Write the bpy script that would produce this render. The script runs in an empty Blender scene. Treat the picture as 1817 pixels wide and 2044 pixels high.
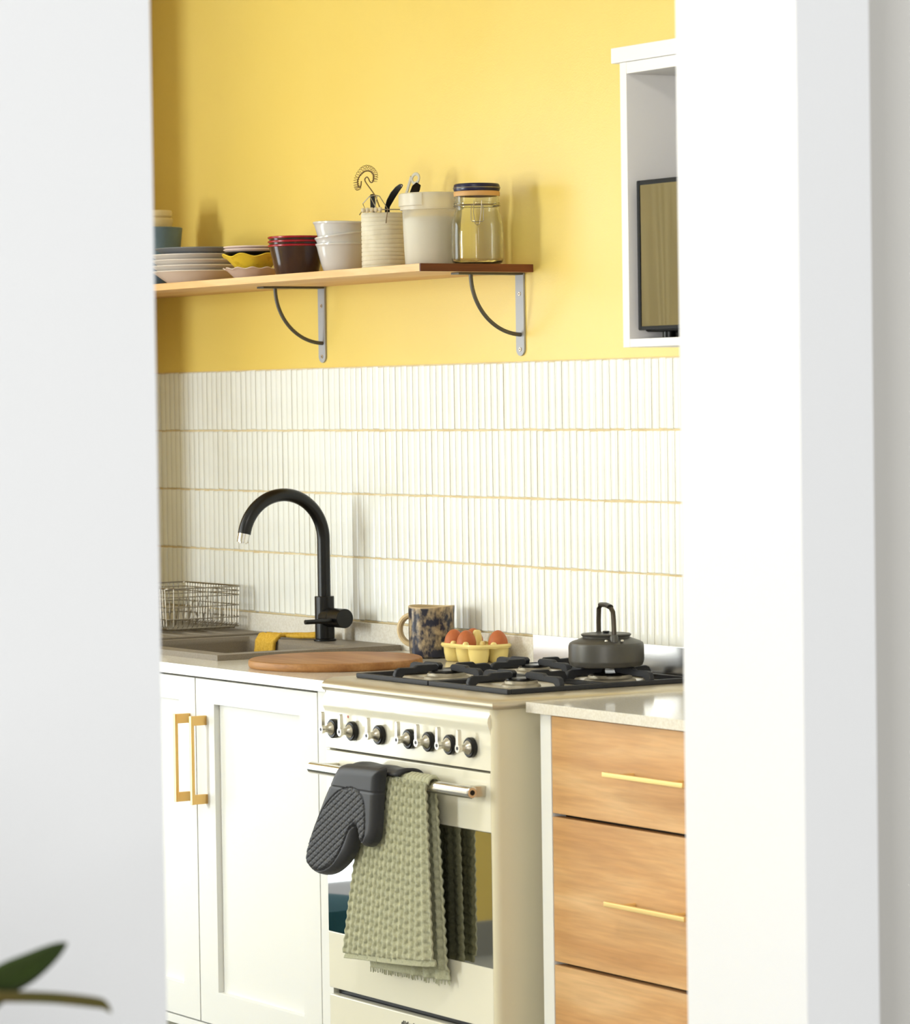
import bpy, bmesh, math, random
from mathutils import Vector, Matrix

sc = bpy.context.scene
C = sc.collection
R = random.Random(7)
PI = math.pi

# ------------------------------------------------------------------ camera
CAM = (5.9315, -3.9971, 1.4338)
YAW, PITCH, ROLL, FPX = 1.0103, -0.0307, -0.0145, 7093.48


def cam_basis():
    f = Vector((-math.sin(YAW) * math.cos(PITCH), math.cos(YAW) * math.cos(PITCH), math.sin(PITCH)))
    r = Vector((math.cos(YAW), math.sin(YAW), 0))
    u = r.cross(f)
    c, s = math.cos(ROLL), math.sin(ROLL)
    return c * r + s * u, -s * r + c * u, f


cd = bpy.data.cameras.new('camera')
cam = bpy.data.objects.new('camera', cd)
C.objects.link(cam)
_r, _u, _f = cam_basis()
cam.matrix_world = Matrix(((_r.x, _u.x, -_f.x, CAM[0]), (_r.y, _u.y, -_f.y, CAM[1]), (_r.z, _u.z, -_f.z, CAM[2]), (0, 0, 0, 1)))
cd.sensor_fit = 'HORIZONTAL'
cd.sensor_width = 36
cd.lens = FPX / 1817 * 36
cd.clip_start = .05
cd.dof.use_dof = True
cd.dof.focus_distance = 7.2
cd.dof.aperture_fstop = 9.5
sc.camera = cam

# ------------------------------------------------------------------ world and light
w = bpy.data.worlds.new('overcast_sky')
sc.world = w
w.use_nodes = True
w.node_tree.nodes['Background'].inputs[0].default_value = (.97, .985, 1.0, 1)
w.node_tree.nodes['Background'].inputs[1].default_value = .76
sc.view_settings.view_transform = 'Standard'
sc.view_settings.look = 'None'
sc.view_settings.gamma = 1
sc.view_settings.use_curve_mapping = False
sc.view_settings.exposure = -0.1


def area(name, loc, rot, sx, sy, power, col=(1, 1, 1)):
    l = bpy.data.lights.new(name, 'AREA')
    l.shape = 'RECTANGLE'
    l.size, l.size_y, l.energy, l.color = sx, sy, power, col
    o = bpy.data.objects.new(name, l)
    C.objects.link(o)
    o.location, o.rotation_euler = loc, rot
    return o


# daylight entering through the glazed door of the kitchen's far side
area('daylight_garden_door', (-1.87, -1.52, 1.22), (0, -PI / 2, 0), 2.0, .82, 28, (.86, .94, 1))
# daylight through the tall window at the far end of the kitchen, opposite the tiled wall
area('daylight_front_window', (-1.46, -4.35, 1.60), (PI / 2, 0, 0), .50, 1.3, 100, (.86, .94, 1))
# daylight entering the near room through its wide window, behind and left of the camera
area('daylight_living_window', (7.0, -6.62, 1.5), (PI / 2, 0, 0), 2.6, 2.0, 450, (.98, .99, 1))

# ------------------------------------------------------------------ materials


def lin(h):
    h = h.lstrip('#')
    v = [int(h[i:i + 2], 16) / 255 for i in (0, 2, 4)]
    return tuple(x / 12.92 if x <= .04045 else ((x + .055) / 1.055) ** 2.4 for x in v) + (1,)


def mat(name, col, rough=.5, metal=0., spec=.5, var=None, vscale=8., vstretch=(1, 1, 1), bump=0., bscale=200., trans=0., ior=1.45, coat=0., emit=None, vramp=(.35, .65), detail=4, sss=0., sheen=0.):
    m = bpy.data.materials.new(name)
    m.use_nodes = True
    nt = m.node_tree
    b = nt.nodes['Principled BSDF']
    b.inputs['Base Color'].default_value = lin(col)
    b.inputs['Roughness'].default_value = rough
    b.inputs['Metallic'].default_value = metal
    b.inputs['Specular IOR Level'].default_value = spec
    b.inputs['Transmission Weight'].default_value = trans
    b.inputs['IOR'].default_value = ior
    b.inputs['Coat Weight'].default_value = coat
    b.inputs['Coat Roughness'].default_value = .1
    b.inputs['Subsurface Weight'].default_value = sss
    b.inputs['Subsurface Radius'].default_value = (1, 1, 1)
    b.inputs['Subsurface Scale'].default_value = .05
    b.inputs['Sheen Weight'].default_value = sheen
    if emit:
        b.inputs['Emission Color'].default_value = lin(emit)
        b.inputs['Emission Strength'].default_value = 1
    tc = nt.nodes.new('ShaderNodeTexCoord')
    if var:
        mp = nt.nodes.new('ShaderNodeMapping')
        mp.inputs['Scale'].default_value = vstretch
        n = nt.nodes.new('ShaderNodeTexNoise')
        n.inputs['Scale'].default_value = vscale
        n.inputs['Detail'].default_value = detail
        rp = nt.nodes.new('ShaderNodeMapRange')
        rp.inputs['From Min'].default_value, rp.inputs['From Max'].default_value = vramp
        mx = nt.nodes.new('ShaderNodeMix')
        mx.data_type = 'RGBA'
        mx.inputs[6].default_value = lin(col)
        mx.inputs[7].default_value = lin(var)
        nt.links.new(tc.outputs['Object'], mp.inputs[0])
        nt.links.new(mp.outputs[0], n.inputs['Vector'])
        nt.links.new(n.outputs['Fac'], rp.inputs['Value'])
        nt.links.new(rp.outputs[0], mx.inputs[0])
        nt.links.new(mx.outputs[2], b.inputs['Base Color'])
    if bump:
        n2 = nt.nodes.new('ShaderNodeTexNoise')
        n2.inputs['Scale'].default_value = bscale
        bp = nt.nodes.new('ShaderNodeBump')
        bp.inputs['Strength'].default_value = bump
        bp.inputs['Distance'].default_value = .002
        nt.links.new(tc.outputs['Object'], n2.inputs['Vector'])
        nt.links.new(n2.outputs['Fac'], bp.inputs['Height'])
        nt.links.new(bp.outputs[0], b.inputs['Normal'])
    return m


def wood(name, c1, c2, c3, rough=.5, axis=0, scale=1., fine=.55):
    """grain running along an axis: stretched noise for figure, finer noise for pores"""
    m = bpy.data.materials.new(name)
    m.use_nodes = True
    nt = m.node_tree
    b = nt.nodes['Principled BSDF']
    b.inputs['Roughness'].default_value = rough
    b.inputs['Specular IOR Level'].default_value = .35
    tc = nt.nodes.new('ShaderNodeTexCoord')

    def noise(sc_long, sc_cross, dist, det):
        mp = nt.nodes.new('ShaderNodeMapping')
        s = [sc_cross] * 3
        s[axis] = sc_long
        mp.inputs['Scale'].default_value = s
        n = nt.nodes.new('ShaderNodeTexNoise')
        n.inputs['Scale'].default_value = scale
        n.inputs['Detail'].default_value = det
        n.inputs['Distortion'].default_value = dist
        nt.links.new(tc.outputs['Object'], mp.inputs[0])
        nt.links.new(mp.outputs[0], n.inputs['Vector'])
        return n
    a = noise(2.2, 16, .6, 5)
    f = noise(9, 160, .2, 3)
    cr = nt.nodes.new('ShaderNodeValToRGB')
    e = cr.color_ramp.elements
    e[0].position, e[0].color = .28, lin(c1)
    e[1].position, e[1].color = .72, lin(c3)
    k = cr.color_ramp.elements.new(.5)
    k.color = lin(c2)
    mx = nt.nodes.new('ShaderNodeMix')
    mx.data_type = 'RGBA'
    mx.blend_type = 'MULTIPLY'
    mx.inputs[0].default_value = fine
    gr = nt.nodes.new('ShaderNodeMapRange')
    gr.inputs['From Min'].default_value, gr.inputs['From Max'].default_value = .3, .7
    gr.inputs['To Min'].default_value, gr.inputs['To Max'].default_value = .72, 1.08
    nt.links.new(a.outputs['Fac'], cr.inputs[0])
    nt.links.new(f.outputs['Fac'], gr.inputs['Value'])
    nt.links.new(cr.outputs[0], mx.inputs[6])
    nt.links.new(gr.outputs[0], mx.inputs[7])
    nt.links.new(mx.outputs[2], b.inputs['Base Color'])
    return m


M = {}
M['yellow'] = mat('yellow_paint', '#E9CD6E', .40, spec=1.0, var='#E6C864', vscale=1.4, bump=.12, bscale=420)
M['white_wall'] = mat('white_paint', '#E9E9E8', .7, spec=.3, bump=.05, bscale=300)
M['greige_wall'] = mat('greige_paint', '#E9E6DF', .7, spec=.3, bump=.05, bscale=300)
M['ceiling'] = mat('ceiling_paint', '#F2F0EA', .8, spec=.2)
M['floor'] = mat('grey_floor', '#8F8D86', .4, var='#7F7D77', vscale=3)
M['skirting'] = mat('grey_skirting', '#8E8E8A', .5)
M['tile'] = mat('tile_glaze', '#F0F1EB', .13, spec=.5, var='#EAEAE2', vscale=7)
M['grout'] = mat('tan_grout', '#DCCBA4', .9, spec=.1, var='#CFBA90', vscale=25)
M['worktop'] = mat('pale_quartz', '#E4DFD3', .14, spec=.5, var='#D9D2C3', vscale=260, detail=1)
M['upstand'] = M['worktop']
M['cab_white'] = mat('cabinet_white_paint', '#E7E6E0', .45, spec=.4)
M['cab_shelf'] = mat('white_laminate', '#E9E6E3', .5, spec=.35)
M['brass'] = mat('brushed_brass', '#DDB672', .3, metal=1)
M['gold'] = mat('pale_gold_bar', '#EBD08F', .38, metal=.75)
M['drawer_wood'] = wood('drawer_oak', '#C08D57', '#CFA06A', '#DDB582', .45, 0, 1.0, .5)
M['shelf_wood'] = wood('shelf_pine', '#DDA96C', '#E6B87F', '#EFCB98', .5, 0, 1.2, .4)
M['dark_wood'] = wood('end_stain_walnut', '#4A2413', '#61311A', '#7A4224', .45, 1, 1.4, .6)
M['board_wood'] = wood('acacia_board', '#8F5D30', '#A57342', '#BA8A56', .5, 0, 1.3, .5)
M['enamel'] = mat('cream_enamel', '#E9E4D0', .16, spec=.5, coat=.25)
M['enamel_side'] = mat('cream_enamel_side', '#DFD6B8', .32, spec=.5)
M['steel'] = mat('brushed_steel', '#D8D4CC', .22, metal=1)
M['steel_dull'] = mat('satin_steel', '#C9C4B6', .34, metal=1)
M['hob_steel'] = mat('hob_steel', '#CDC3AE', .38, metal=.7)
M['burner'] = mat('burner_alloy', '#A79F8D', .5, metal=.5)
M['iron'] = mat('cast_iron', '#26272B', .55, spec=.4, bump=.15, bscale=500)
M['black'] = mat('black_plastic', '#0C0B0B', .35, spec=.4)
M['black_soft'] = mat('black_handle', '#121110', .4, spec=.4)
M['micro_black'] = mat('black_enamel', '#0A0A0A', .55, spec=.2)
M['tap_black'] = mat('matt_black_metal', '#060606', .3, spec=.5)
M['chrome'] = mat('chrome', '#E4E2DF', .08, metal=1)
M['mirror_glass'] = mat('mirrored_oven_glass', '#B9B9B4', .03, metal=1)
M['micro_glass'] = mat('dark_mirrored_glass', '#CDC7B2', .05, metal=1)
M['sink'] = mat('taupe_granite', '#8B8172', .5, var='#7C7263', vscale=600, detail=1)
M['bracket'] = mat('grey_metal', '#ABACAF', .5, metal=.2)
M['bracket_rod'] = mat('dark_grey_metal', '#5E5A52', .45, metal=.4)
M['silicone'] = mat('charcoal_silicone', '#313134', .45, spec=.4)
M['towel'] = mat('sage_cotton', '#BDBC9F', .95, spec=.1, var='#B0AF90', vscale=300, bump=.2, bscale=900, sheen=.2)
M['cloth'] = mat('mustard_cotton', '#DDB34C', .95, spec=.1, var='#CDA03A', vscale=200, bump=.5, bscale=800)
M['kettle'] = mat('hard_anodised_grey', '#4F4D48', .42, metal=.35)
M['kettle_handle'] = mat('dark_bronze_strap', '#4B443B', .4, metal=.7)
M['egg'] = mat('brown_eggshell', '#BE6E3F', .5, spec=.35, var='#B4623A', vscale=40)
M['tray'] = mat('yellow_ceramic', '#EFD888', .2, spec=.5, coat=.3)
M['white_ceramic'] = mat('white_ceramic', '#CBC8C5', .15, spec=.5, coat=.3)
M['plate_white'] = mat('off_white_stoneware', '#E0D6CB', .35)
M['pink_ceramic'] = mat('pale_pink_ceramic', '#E4CFC6', .3)
M['pink_dish'] = mat('dusty_pink_ceramic', '#D2C0B4', .35)
M['yellow_dish'] = mat('yellow_glazed_ceramic', '#E6C53B', .25, var='#C9A227', vscale=60, vramp=(.55, .75))
M['dark_plate'] = mat('grey_stoneware', '#7B7D80', .3)
M['black_plate'] = mat('black_stoneware', '#1B1A17', .3)
M['brown_glaze'] = mat('dark_brown_glaze', '#3A2722', .15, coat=.3)
M['red_rim'] = mat('red_enamel', '#9B1420', .25)
M['blue_bowl'] = mat('blue_grey_glaze', '#6C818E', .4, var='#5C7080', vscale=18)
M['cream_bowl'] = mat('cream_stoneware', '#DCC79A', .5)
M['crock'] = mat('cream_crock', '#DDD5BF', .55, var='#D2C8AF', vscale=30)
M['bead'] = mat('whitewashed_wood', '#DCCFB4', .6)
M['tub'] = mat('milky_plastic', '#FDFAF2', .3, trans=.8, ior=1.1)
M['tub_lid'] = mat('milky_plastic_lid', '#FBF7EC', .35, trans=.6, sss=0)
M['flour'] = mat('flour', '#FEFAF0', .95, spec=.05, sss=1.0)
M['glass'] = mat('clear_glass', '#F4F6F0', .02, trans=1, ior=1.3)
M['navy'] = mat('navy_plastic', '#15143A', .3)
M['rubber'] = mat('tan_rubber', '#CE9E62', .5)
M['clear_plastic'] = mat('frosted_plastic', '#D9D6CC', .4, trans=.4, ior=1.2)
M['wire'] = mat('steel_wire', '#9A9284', .32, metal=1)
M['whisk'] = mat('tarnished_wire', '#7A6242', .35, metal=.7)
M['leaf'] = mat('dark_green_leaf', '#3B4A1C', .4, spec=.4, var='#2C3A14', vscale=9)
M['leaf_tip'] = mat('olive_leaf', '#45481B', .45, var='#5A4A20', vscale=6)
M['pot'] = mat('terracotta_planter', '#9A7A62', .7)
M['soil'] = mat('potting_soil', '#33261C', .95)
M['red_lamp'] = mat('red_indicator', '#B5471F', .3)
M['screw'] = mat('screw_steel', '#D9C8B4', .3, metal=.7)
M['teal'] = mat('dark_teal_canvas', '#1F4650', .9, spec=.1, bump=.3, bscale=600)
M['linen'] = mat('beige_linen', '#D8CFB4', .9, spec=.1, bump=.3, bscale=500)
M['plinth'] = mat('grey_plinth', '#A7A595', .6)

# ceramic mug: cream clay under navy brushed glaze
_m = mat('navy_sponged_glaze', '#C9B28A', .28, var='#262838', vscale=62, vstretch=(1, 1, .7), vramp=(.30, .55), detail=14)
M['mug'] = _m
M['mug_clay'] = mat('bare_cream_clay', '#D3BC92', .6)

# ------------------------------------------------------------------ mesh helpers


class MB:
    def __init__(s):
        s.v, s.f = [], []

    def add(s, vs, fs):
        o = len(s.v)
        s.v += [tuple(p) for p in vs]
        s.f += [tuple(i + o for i in f) for f in fs]
        return s

    def box(s, x0, x1, y0, y1, z0, z1):
        vs = [(x, y, z) for z in (z0, z1) for y in (y0, y1) for x in (x0, x1)]
        return s.add(vs, [(0, 2, 3, 1), (4, 5, 7, 6), (0, 1, 5, 4), (2, 6, 7, 3), (0, 4, 6, 2), (1, 3, 7, 5)])

    def rbox(s, x0, x1, y0, y1, z0, z1, b=.002, seg=2):
        bm = bmesh.new()
        bmesh.ops.create_cube(bm, size=1)
        for v in bm.verts:
            v.co = ((x0 + x1) / 2 + v.co.x * (x1 - x0), (y0 + y1) / 2 + v.co.y * (y1 - y0), (z0 + z1) / 2 + v.co.z * (z1 - z0))
        b = min(b, .49 * min(abs(x1 - x0), abs(y1 - y0), abs(z1 - z0)))
        bmesh.ops.bevel(bm, geom=list(bm.edges), offset=b, segments=seg, profile=.5, affect='EDGES')
        return s.bm(bm)

    def bm(s, bm):
        bm.verts.index_update()
        s.add([v.co[:] for v in bm.verts], [[v.index for v in f.verts] for f in bm.faces])
        bm.free()
        return s

    def lathe(s, prof, c=(0, 0, 0), n=48, rad=None):
        """prof: list of (r, z); rad(a, r, z) -> (r, z) may modulate"""
        rings = []
        vs, fs = [], []
        for (r, z) in prof:
            if r <= 1e-6:
                rings.append([len(vs)])
                vs.append((c[0], c[1], c[2] + z))
            else:
                ring = []
                for i in range(n):
                    a = 2 * PI * i / n
                    rr, zz = rad(a, r, z) if rad else (r, z)
                    ring.append(len(vs))
                    vs.append((c[0] + rr * math.cos(a), c[1] + rr * math.sin(a), c[2] + zz))
                rings.append(ring)
        for a, b in zip(rings, rings[1:]):
            if len(a) == 1 and len(b) == 1:
                continue
            for i in range(n):
                j = (i + 1) % n
                if len(a) == 1:
                    fs.append((a[0], b[j], b[i]))
                elif len(b) == 1:
                    fs.append((a[i], a[j], b[0]))
                else:
                    fs.append((a[i], a[j], b[j], b[i]))
        return s.add(vs, fs)

    def tube(s, pts, r, n=10, cap=True, closed=False, flat=1.0, up=None):
        pts = [Vector(p) for p in pts]
        N = len(pts)
        rr = r if isinstance(r, (list, tuple)) else [r] * N
        T = []
        for i in range(N):
            a = pts[(i - 1) % N] if (closed or i > 0) else pts[i]
            b = pts[(i + 1) % N] if (closed or i < N - 1) else pts[i]
            T.append((b - a).normalized())
        nrm = Vector(up) if up else (Vector((0, 0, 1)) if abs(T[0].z) < .9 else Vector((1, 0, 0)))
        vs, fs = [], []
        for i in range(N):
            nrm = (nrm - T[i] * nrm.dot(T[i]))
            nrm = nrm.normalized() if nrm.length > 1e-6 else T[i].orthogonal().normalized()
            bi = T[i].cross(nrm)
            for k in range(n):
                a = 2 * PI * k / n + PI / n
                vs.append(pts[i] + nrm * (rr[i] * math.cos(a)) + bi * (rr[i] * flat * math.sin(a)))
        for i in range(N if closed else N - 1):
            j = (i + 1) % N
            for k in range(n):
                l = (k + 1) % n
                fs.append((i * n + k, j * n + k, j * n + l, i * n + l))
        if cap and not closed:
            fs.append(tuple(range(n)))
            fs.append(tuple((N - 1) * n + k for k in reversed(range(n))))
        return s.add(vs, fs)

    def prism(s, poly, axis, a0, a1):
        """poly of 2D points extruded along an axis (0: poly is y,z; 1: x,z; 2: x,y)"""
        n = len(poly)

        def P(p, a):
            return (a, p[0], p[1]) if axis == 0 else ((p[0], a, p[1]) if axis == 1 else (p[0], p[1], a))
        vs = [P(p, a0) for p in poly] + [P(p, a1) for p in poly]
        fs = [tuple(range(n))[::-1], tuple(range(n, 2 * n))]
        for i in range(n):
            j = (i + 1) % n
            fs.append((i, j, n + j, n + i))
        return s.add(vs, fs)

    def grid(s, P, closed_u=False):
        """P[i][j] points"""
        ni, nj = len(P), len(P[0])
        vs = [p for row in P for p in row]
        fs = []
        for i in range(ni - 1):
            for j in range(nj if closed_u else nj - 1):
                k = (j + 1) % nj
                fs.append((i * nj + j, i * nj + k, (i + 1) * nj + k, (i + 1) * nj + j))
        return s.add(vs, fs)

    def move(s, d):
        s.v = [(a + d[0], b + d[1], c + d[2]) for a, b, c in s.v]
        return s

    def xf(s, m):
        s.v = [tuple(m @ Vector(p)) for p in s.v]
        return s


ORG = {}


def obj(name, mb, m, parent=None, smooth=35, org=None, kind=None):
    me = bpy.data.meshes.new(name)
    if parent is not None:
        o3 = ORG[parent.name]
    elif org is not None:
        o3 = org
    else:
        xs, ys, zs = zip(*mb.v)
        o3 = ((min(xs) + max(xs)) / 2, (min(ys) + max(ys)) / 2, min(zs))
    me.from_pydata([(a - o3[0], b - o3[1], c - o3[2]) for a, b, c in mb.v], [], mb.f)
    bm = bmesh.new()
    bm.from_mesh(me)
    bmesh.ops.recalc_face_normals(bm, faces=bm.faces)
    bm.to_mesh(me)
    bm.free()
    me.materials.append(M[m] if isinstance(m, str) else m)
    if smooth:
        me.shade_smooth()
        me.set_sharp_from_angle(angle=math.radians(smooth))
    o = bpy.data.objects.new(name, me)
    C.objects.link(o)
    if smooth and smooth < 60 and len(mb.v) < 4000 and name != 'tile':
        wn = o.modifiers.new('normals', 'WEIGHTED_NORMAL')
        wn.keep_sharp = True
    if parent is not None:
        o.parent = parent
    else:
        o.location = o3
    ORG[o.name] = o3
    if kind:
        o['kind'] = kind
    return o


def tag(o, label, cat, group=None):
    o['label'], o['category'] = label, cat
    if group:
        o['group'] = group
    return o


def thing(name, loc, label, cat, group=None):
    o = bpy.data.objects.new(name, None)
    o.empty_display_size = .05
    C.objects.link(o)
    o.location = loc
    ORG[o.name] = tuple(loc)
    return tag(o, label, cat, group)


def struct(name, mb, m, smooth=0, parent=None):
    o = obj(name, mb, m, parent, smooth)
    if parent is None:
        o['kind'] = 'structure'
    return o


def box(*a):
    return MB().box(*a)


def rbox(*a, **k):
    return MB().rbox(*a, **k)


def circ(c, r, n, a0=0, a1=2 * PI, ax='xy'):
    out = []
    for i in range(n):
        a = a0 + (a1 - a0) * i / (n - 1)
        p, q = r * math.cos(a), r * math.sin(a)
        out.append({'xy': (c[0] + p, c[1] + q, c[2]), 'yz': (c[0], c[1] + p, c[2] + q), 'xz': (c[0] + p, c[1], c[2] + q)}[ax])
    return out


def ring_slab(o, i, z0, z1):
    """flat slab with a rectangular hole; o and i are (x0, x1, y0, y1)"""
    def rc(r, z):
        return [(r[0], r[2], z), (r[1], r[2], z), (r[1], r[3], z), (r[0], r[3], z)]
    vs = rc(o, z0) + rc(o, z1) + rc(i, z0) + rc(i, z1)
    fs = []
    for k in range(4):
        l = (k + 1) % 4
        fs += [(k, l, 4 + l, 4 + k), (4 + k, 4 + l, 12 + l, 12 + k), (8 + l, 8 + k, 12 + k, 12 + l), (l, k, 8 + k, 8 + l)]
    return MB().add(vs, fs)


def cyl(c, r, h, ax=2, n=32, b=0.):
    """cylinder with optionally bevelled ends, starting at c and running h along the axis"""
    pr = [(0, 0), (r - b, 0), (r, b), (r, h - b), (r - b, h), (0, h)] if b else [(0, 0), (r, 0), (r, h), (0, h)]
    m = MB().lathe(pr, n=n)
    if ax == 0:
        m.v = [(z, y, -x) for x, y, z in m.v]
    elif ax == 1:
        m.v = [(x, z, -y) for x, y, z in m.v]
    return m.move(c)


# ================================================================== SETTING
XL, XR0, XR1 = -1.81, 2.10, 2.359      # kitchen left wall, doorway wall (kitchen side, near side)
CEIL, YF = 2.75, -4.30
DY0, DY1 = -2.150, -1.2371             # doorway between the rooms
struct('floor', box(XL - .4, 9, -7, .1, -.1, 0), 'floor')
wb = struct('wall_back', box(XL - .1, XR0 + .2, 0, .15, 0, CEIL), 'yellow')
struct('ceiling', box(XL - .2, XR1 + .1, YF - .1, .15, CEIL, CEIL + .1), 'ceiling')
wx0, wx1, wz0, wz1 = -1.74, -1.18, .92, 2.28
struct('wall_front', MB().box(XL - .2, wx0, YF - .12, YF, 0, CEIL).box(wx1, XR1, YF - .12, YF, 0, CEIL).box(wx0, wx1, YF - .12, YF, 0, wz0).box(wx0, wx1, YF - .12, YF, wz1, CEIL), 'white_wall')
struct('window_1', MB().box(wx0, wx0 + .025, YF - .04, YF - .005, wz0, wz1).box(wx1 - .025, wx1, YF - .04, YF - .005, wz0, wz1).box(wx0, wx1, YF - .04, YF - .005, wz0, wz0 + .025).box(wx0, wx1, YF - .04, YF - .005, wz1 - .025, wz1), 'cab_white')
# left wall with the opening of the garden door
wl = MB().box(XL - .16, XL, -1.09, 0, 0, CEIL).box(XL - .16, XL, YF, -1.95, 0, CEIL).box(XL - .16, XL, -1.95, -1.09, 2.22, CEIL).box(XL - .001, -1.605, -.80, -.62, 0, CEIL)  # last box: unseen pier, placed to cast the shadow band on the back wall
struct('wall_left', wl, 'yellow')
dr = struct('door_1', MB().box(XL - .055, XL - .004, -1.95, -1.93, 0, 2.22).box(XL - .055, XL - .004, -1.11, -1.09, 0, 2.22).box(XL - .055, XL - .004, -1.95, -1.09, 2.20, 2.22).box(XL - .055, XL - .004, -1.95, -1.09, 0, .16), 'cab_white')
obj('glazing_bar', box(XL - .05, XL - .03, -1.93, -1.11, .30, .325), 'cab_white', dr, 0)
struct('baseboard_left', MB().box(XL, XL + .015, YF, -1.95, 0, .09), 'skirting')
struct('baseboard_front', MB().box(XL, XR0, YF, YF + .015, 0, .09), 'skirting')
# wall between the two rooms, seen from the near room
wr = MB().box(XR0, XR1, -7, DY0, 0, CEIL).box(XR0, XR1, DY1, -1.120, 0, CEIL).box(XR0, XR1, DY0, DY1, 2.25, CEIL)
struct('wall_right', wr, 'white_wall')
lw = MB().box(XR1, 5.68, -6.6, -6.45, 0, CEIL).box(8.32, 9, -6.6, -6.45, 0, CEIL).box(5.68, 8.32, -6.6, -6.45, 2.52, CEIL).box(5.68, 8.32, -6.6, -6.45, 0, .48)
struct('wall_living', lw, 'white_wall')
struct('wall_hall', MB().box(XR0, XR0 + .06, -1.12, 3.0, 0, CEIL), 'greige_wall')

# ---- tiled splashback: rounded finger tiles on a tan grout bed
Z0, PZ, PX = .9549, .1404, .0240
obj('grout_bed', box(XL, 2.0, -.0030, .0005, Z0 - .001, Z0 + 4 * PZ + .0005), 'grout', wb, 0)
tw, th = PX - .0017, PZ - .0036


def tile_mesh():
    prof = []
    n = 5
    for i in range(n + 1):
        t = -1 + 2 * i / n
        prof.append((t * tw / 2, -.0040 - .0017 * math.sqrt(max(0, 1 - (t * .97) ** 2))))
    cross = [(-tw / 2, -.0008)] + prof + [(tw / 2, -.0008)]
    e = .0018
    P = []
    for z, ins in ((-th / 2, 1), (-th / 2 + e, 0), (th / 2 - e, 0), (th / 2, 1)):
        row = []
        for (x, y) in cross:
            row.append((x * (1 - .04 * ins), y + (.0018 if ins and y < -.003 else 0), z))
        P.append(row)
    m = MB().grid(P)
    k = len(cross)
    m.f += [tuple(range(k)), tuple(3 * k + i for i in reversed(range(k)))]
    return m


tm = tile_mesh()
tile0 = None
rest = MB()
for col in range(-70, 117):
    x = .389 - PX * (col + .5)
    if x < XL or x > 1.95:
        continue
    for row in range(4):
        z = Z0 + PZ * (row + .5)
        rz, ry, dy, dz = R.gauss(0, .013), R.gauss(0, .0015), R.gauss(0, .0003), R.gauss(0, .0005)
        dxr = (row * .37 % 1) * .004
        loc = (x + dxr, dy, z + dz)
        if 0 <= col < 75:
            if tile0 is None:
                tile0 = obj('tile', MB().add(tm.v, tm.f).move(ORG[wb.name]), 'tile', wb, 40)
                t = tile0
            else:
                t = bpy.data.objects.new('tile', tile0.data)
                C.objects.link(t)
                t.parent = wb
            t.location = Vector(loc) - Vector(ORG[wb.name])
            t.rotation_euler = (0, ry, rz)
        else:
            mm = Matrix.Translation(loc) @ Matrix.Rotation(rz, 4, 'Z')
            rest.add([tuple(mm @ Vector(p)) for p in tm.v], tm.f)
obj('tile_field', rest, 'tile', wb, 40, kind='stuff')

# ================================================================== LEFT RUN
ZC = .901
YW = -.574
# sink cabinet
sx0, sx1, sy = -1.80, -.004, -.565
cab = thing('sink_cabinet', (-.9, -.3, 0), 'white shaker base cabinet with brass bar handles under the sink', 'cabinet')
obj('carcass', MB().box(sx0, sx1, -.03, -.022, .142, .8794).box(sx0, sx0 + .016, sy + .022, -.03, .142, .8794).box(sx1 - .046, sx1 - .001, sy + .022, -.03, .142, .8794).box(sx0 + .016, sx1 - .046, sy + .022, -.03, .142, .158), 'cab_white', cab, 0)
obj('plinth', box(sx0, sx1, -.50, -.48, 0, .142), 'plinth', cab, 0)
obj('filler_strip', rbox(-.0485, sx1, sy, sy + .022, .142, .8795, b=.001), 'cab_white', cab)
obj('bottom_rail', rbox(sx0, -.0495, sy + .002, sy + .022, .142, .1600, b=.001), 'cab_white', cab)


def shaker(x0, x1, z0, z1, hx):
    st, rl, rb = .078, .050, .069
    fr = MB().rbox(x0, x0 + st, sy, sy + .02, z0, z1, b=.0012).rbox(x1 - .07, x1, sy, sy + .02, z0, z1, b=.0012)
    fr.rbox(x0 + st - .002, x1 - .068, sy + .0001, sy + .0199, z1 - rl, z1 - .0001, b=.001).rbox(x0 + st - .002, x1 - .068, sy + .0001, sy + .0199, z0 + .0001, z0 + rb, b=.001)
    d = obj('door', fr, 'cab_white', cab)
    obj('door_panel', box(x0 + st - .003, x1 - .067, sy + .0125, sy + .0185, z0 + rb - .003, z1 - rl + .003), 'cab_white', d, 0)
    h = MB().rbox(hx - .005, hx + .005, sy - .036, sy - .029, .618, .800, b=.001)
    for zz in (.618, .780):
        h.rbox(hx - .0048, hx + .0048, sy - .030, sy + .0005, zz + .0002, zz + .0198, b=.0008)
    obj('handle', h, 'brass', d)


shaker(-.5535, -.0515, .1635, .8745, -.5125)
shaker(-1.06, -.5575, .1635, .8745, -.5835)

# worktop with a cut-out for the basin, upstand at the back
bx0, bx1, by0, by1 = -1.115, -.668, -.432, -.128
wt = thing('worktop', (-.9, -.3, .8795), 'pale quartz worktop with the inset sink and upstand, left of the cooker', 'worktop')
obj('slab', ring_slab((XL + .002, -.0035, YW, -.0012), (bx0 - .004, bx1 + .004, by0 - .004, by1 + .004), .8795, ZC), 'worktop', wt, 0)
obj('upstand', rbox(XL + .002, -.0035, -.021, -.0068, ZC, Z0 - .001, b=.0012), 'upstand', wt)

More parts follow.
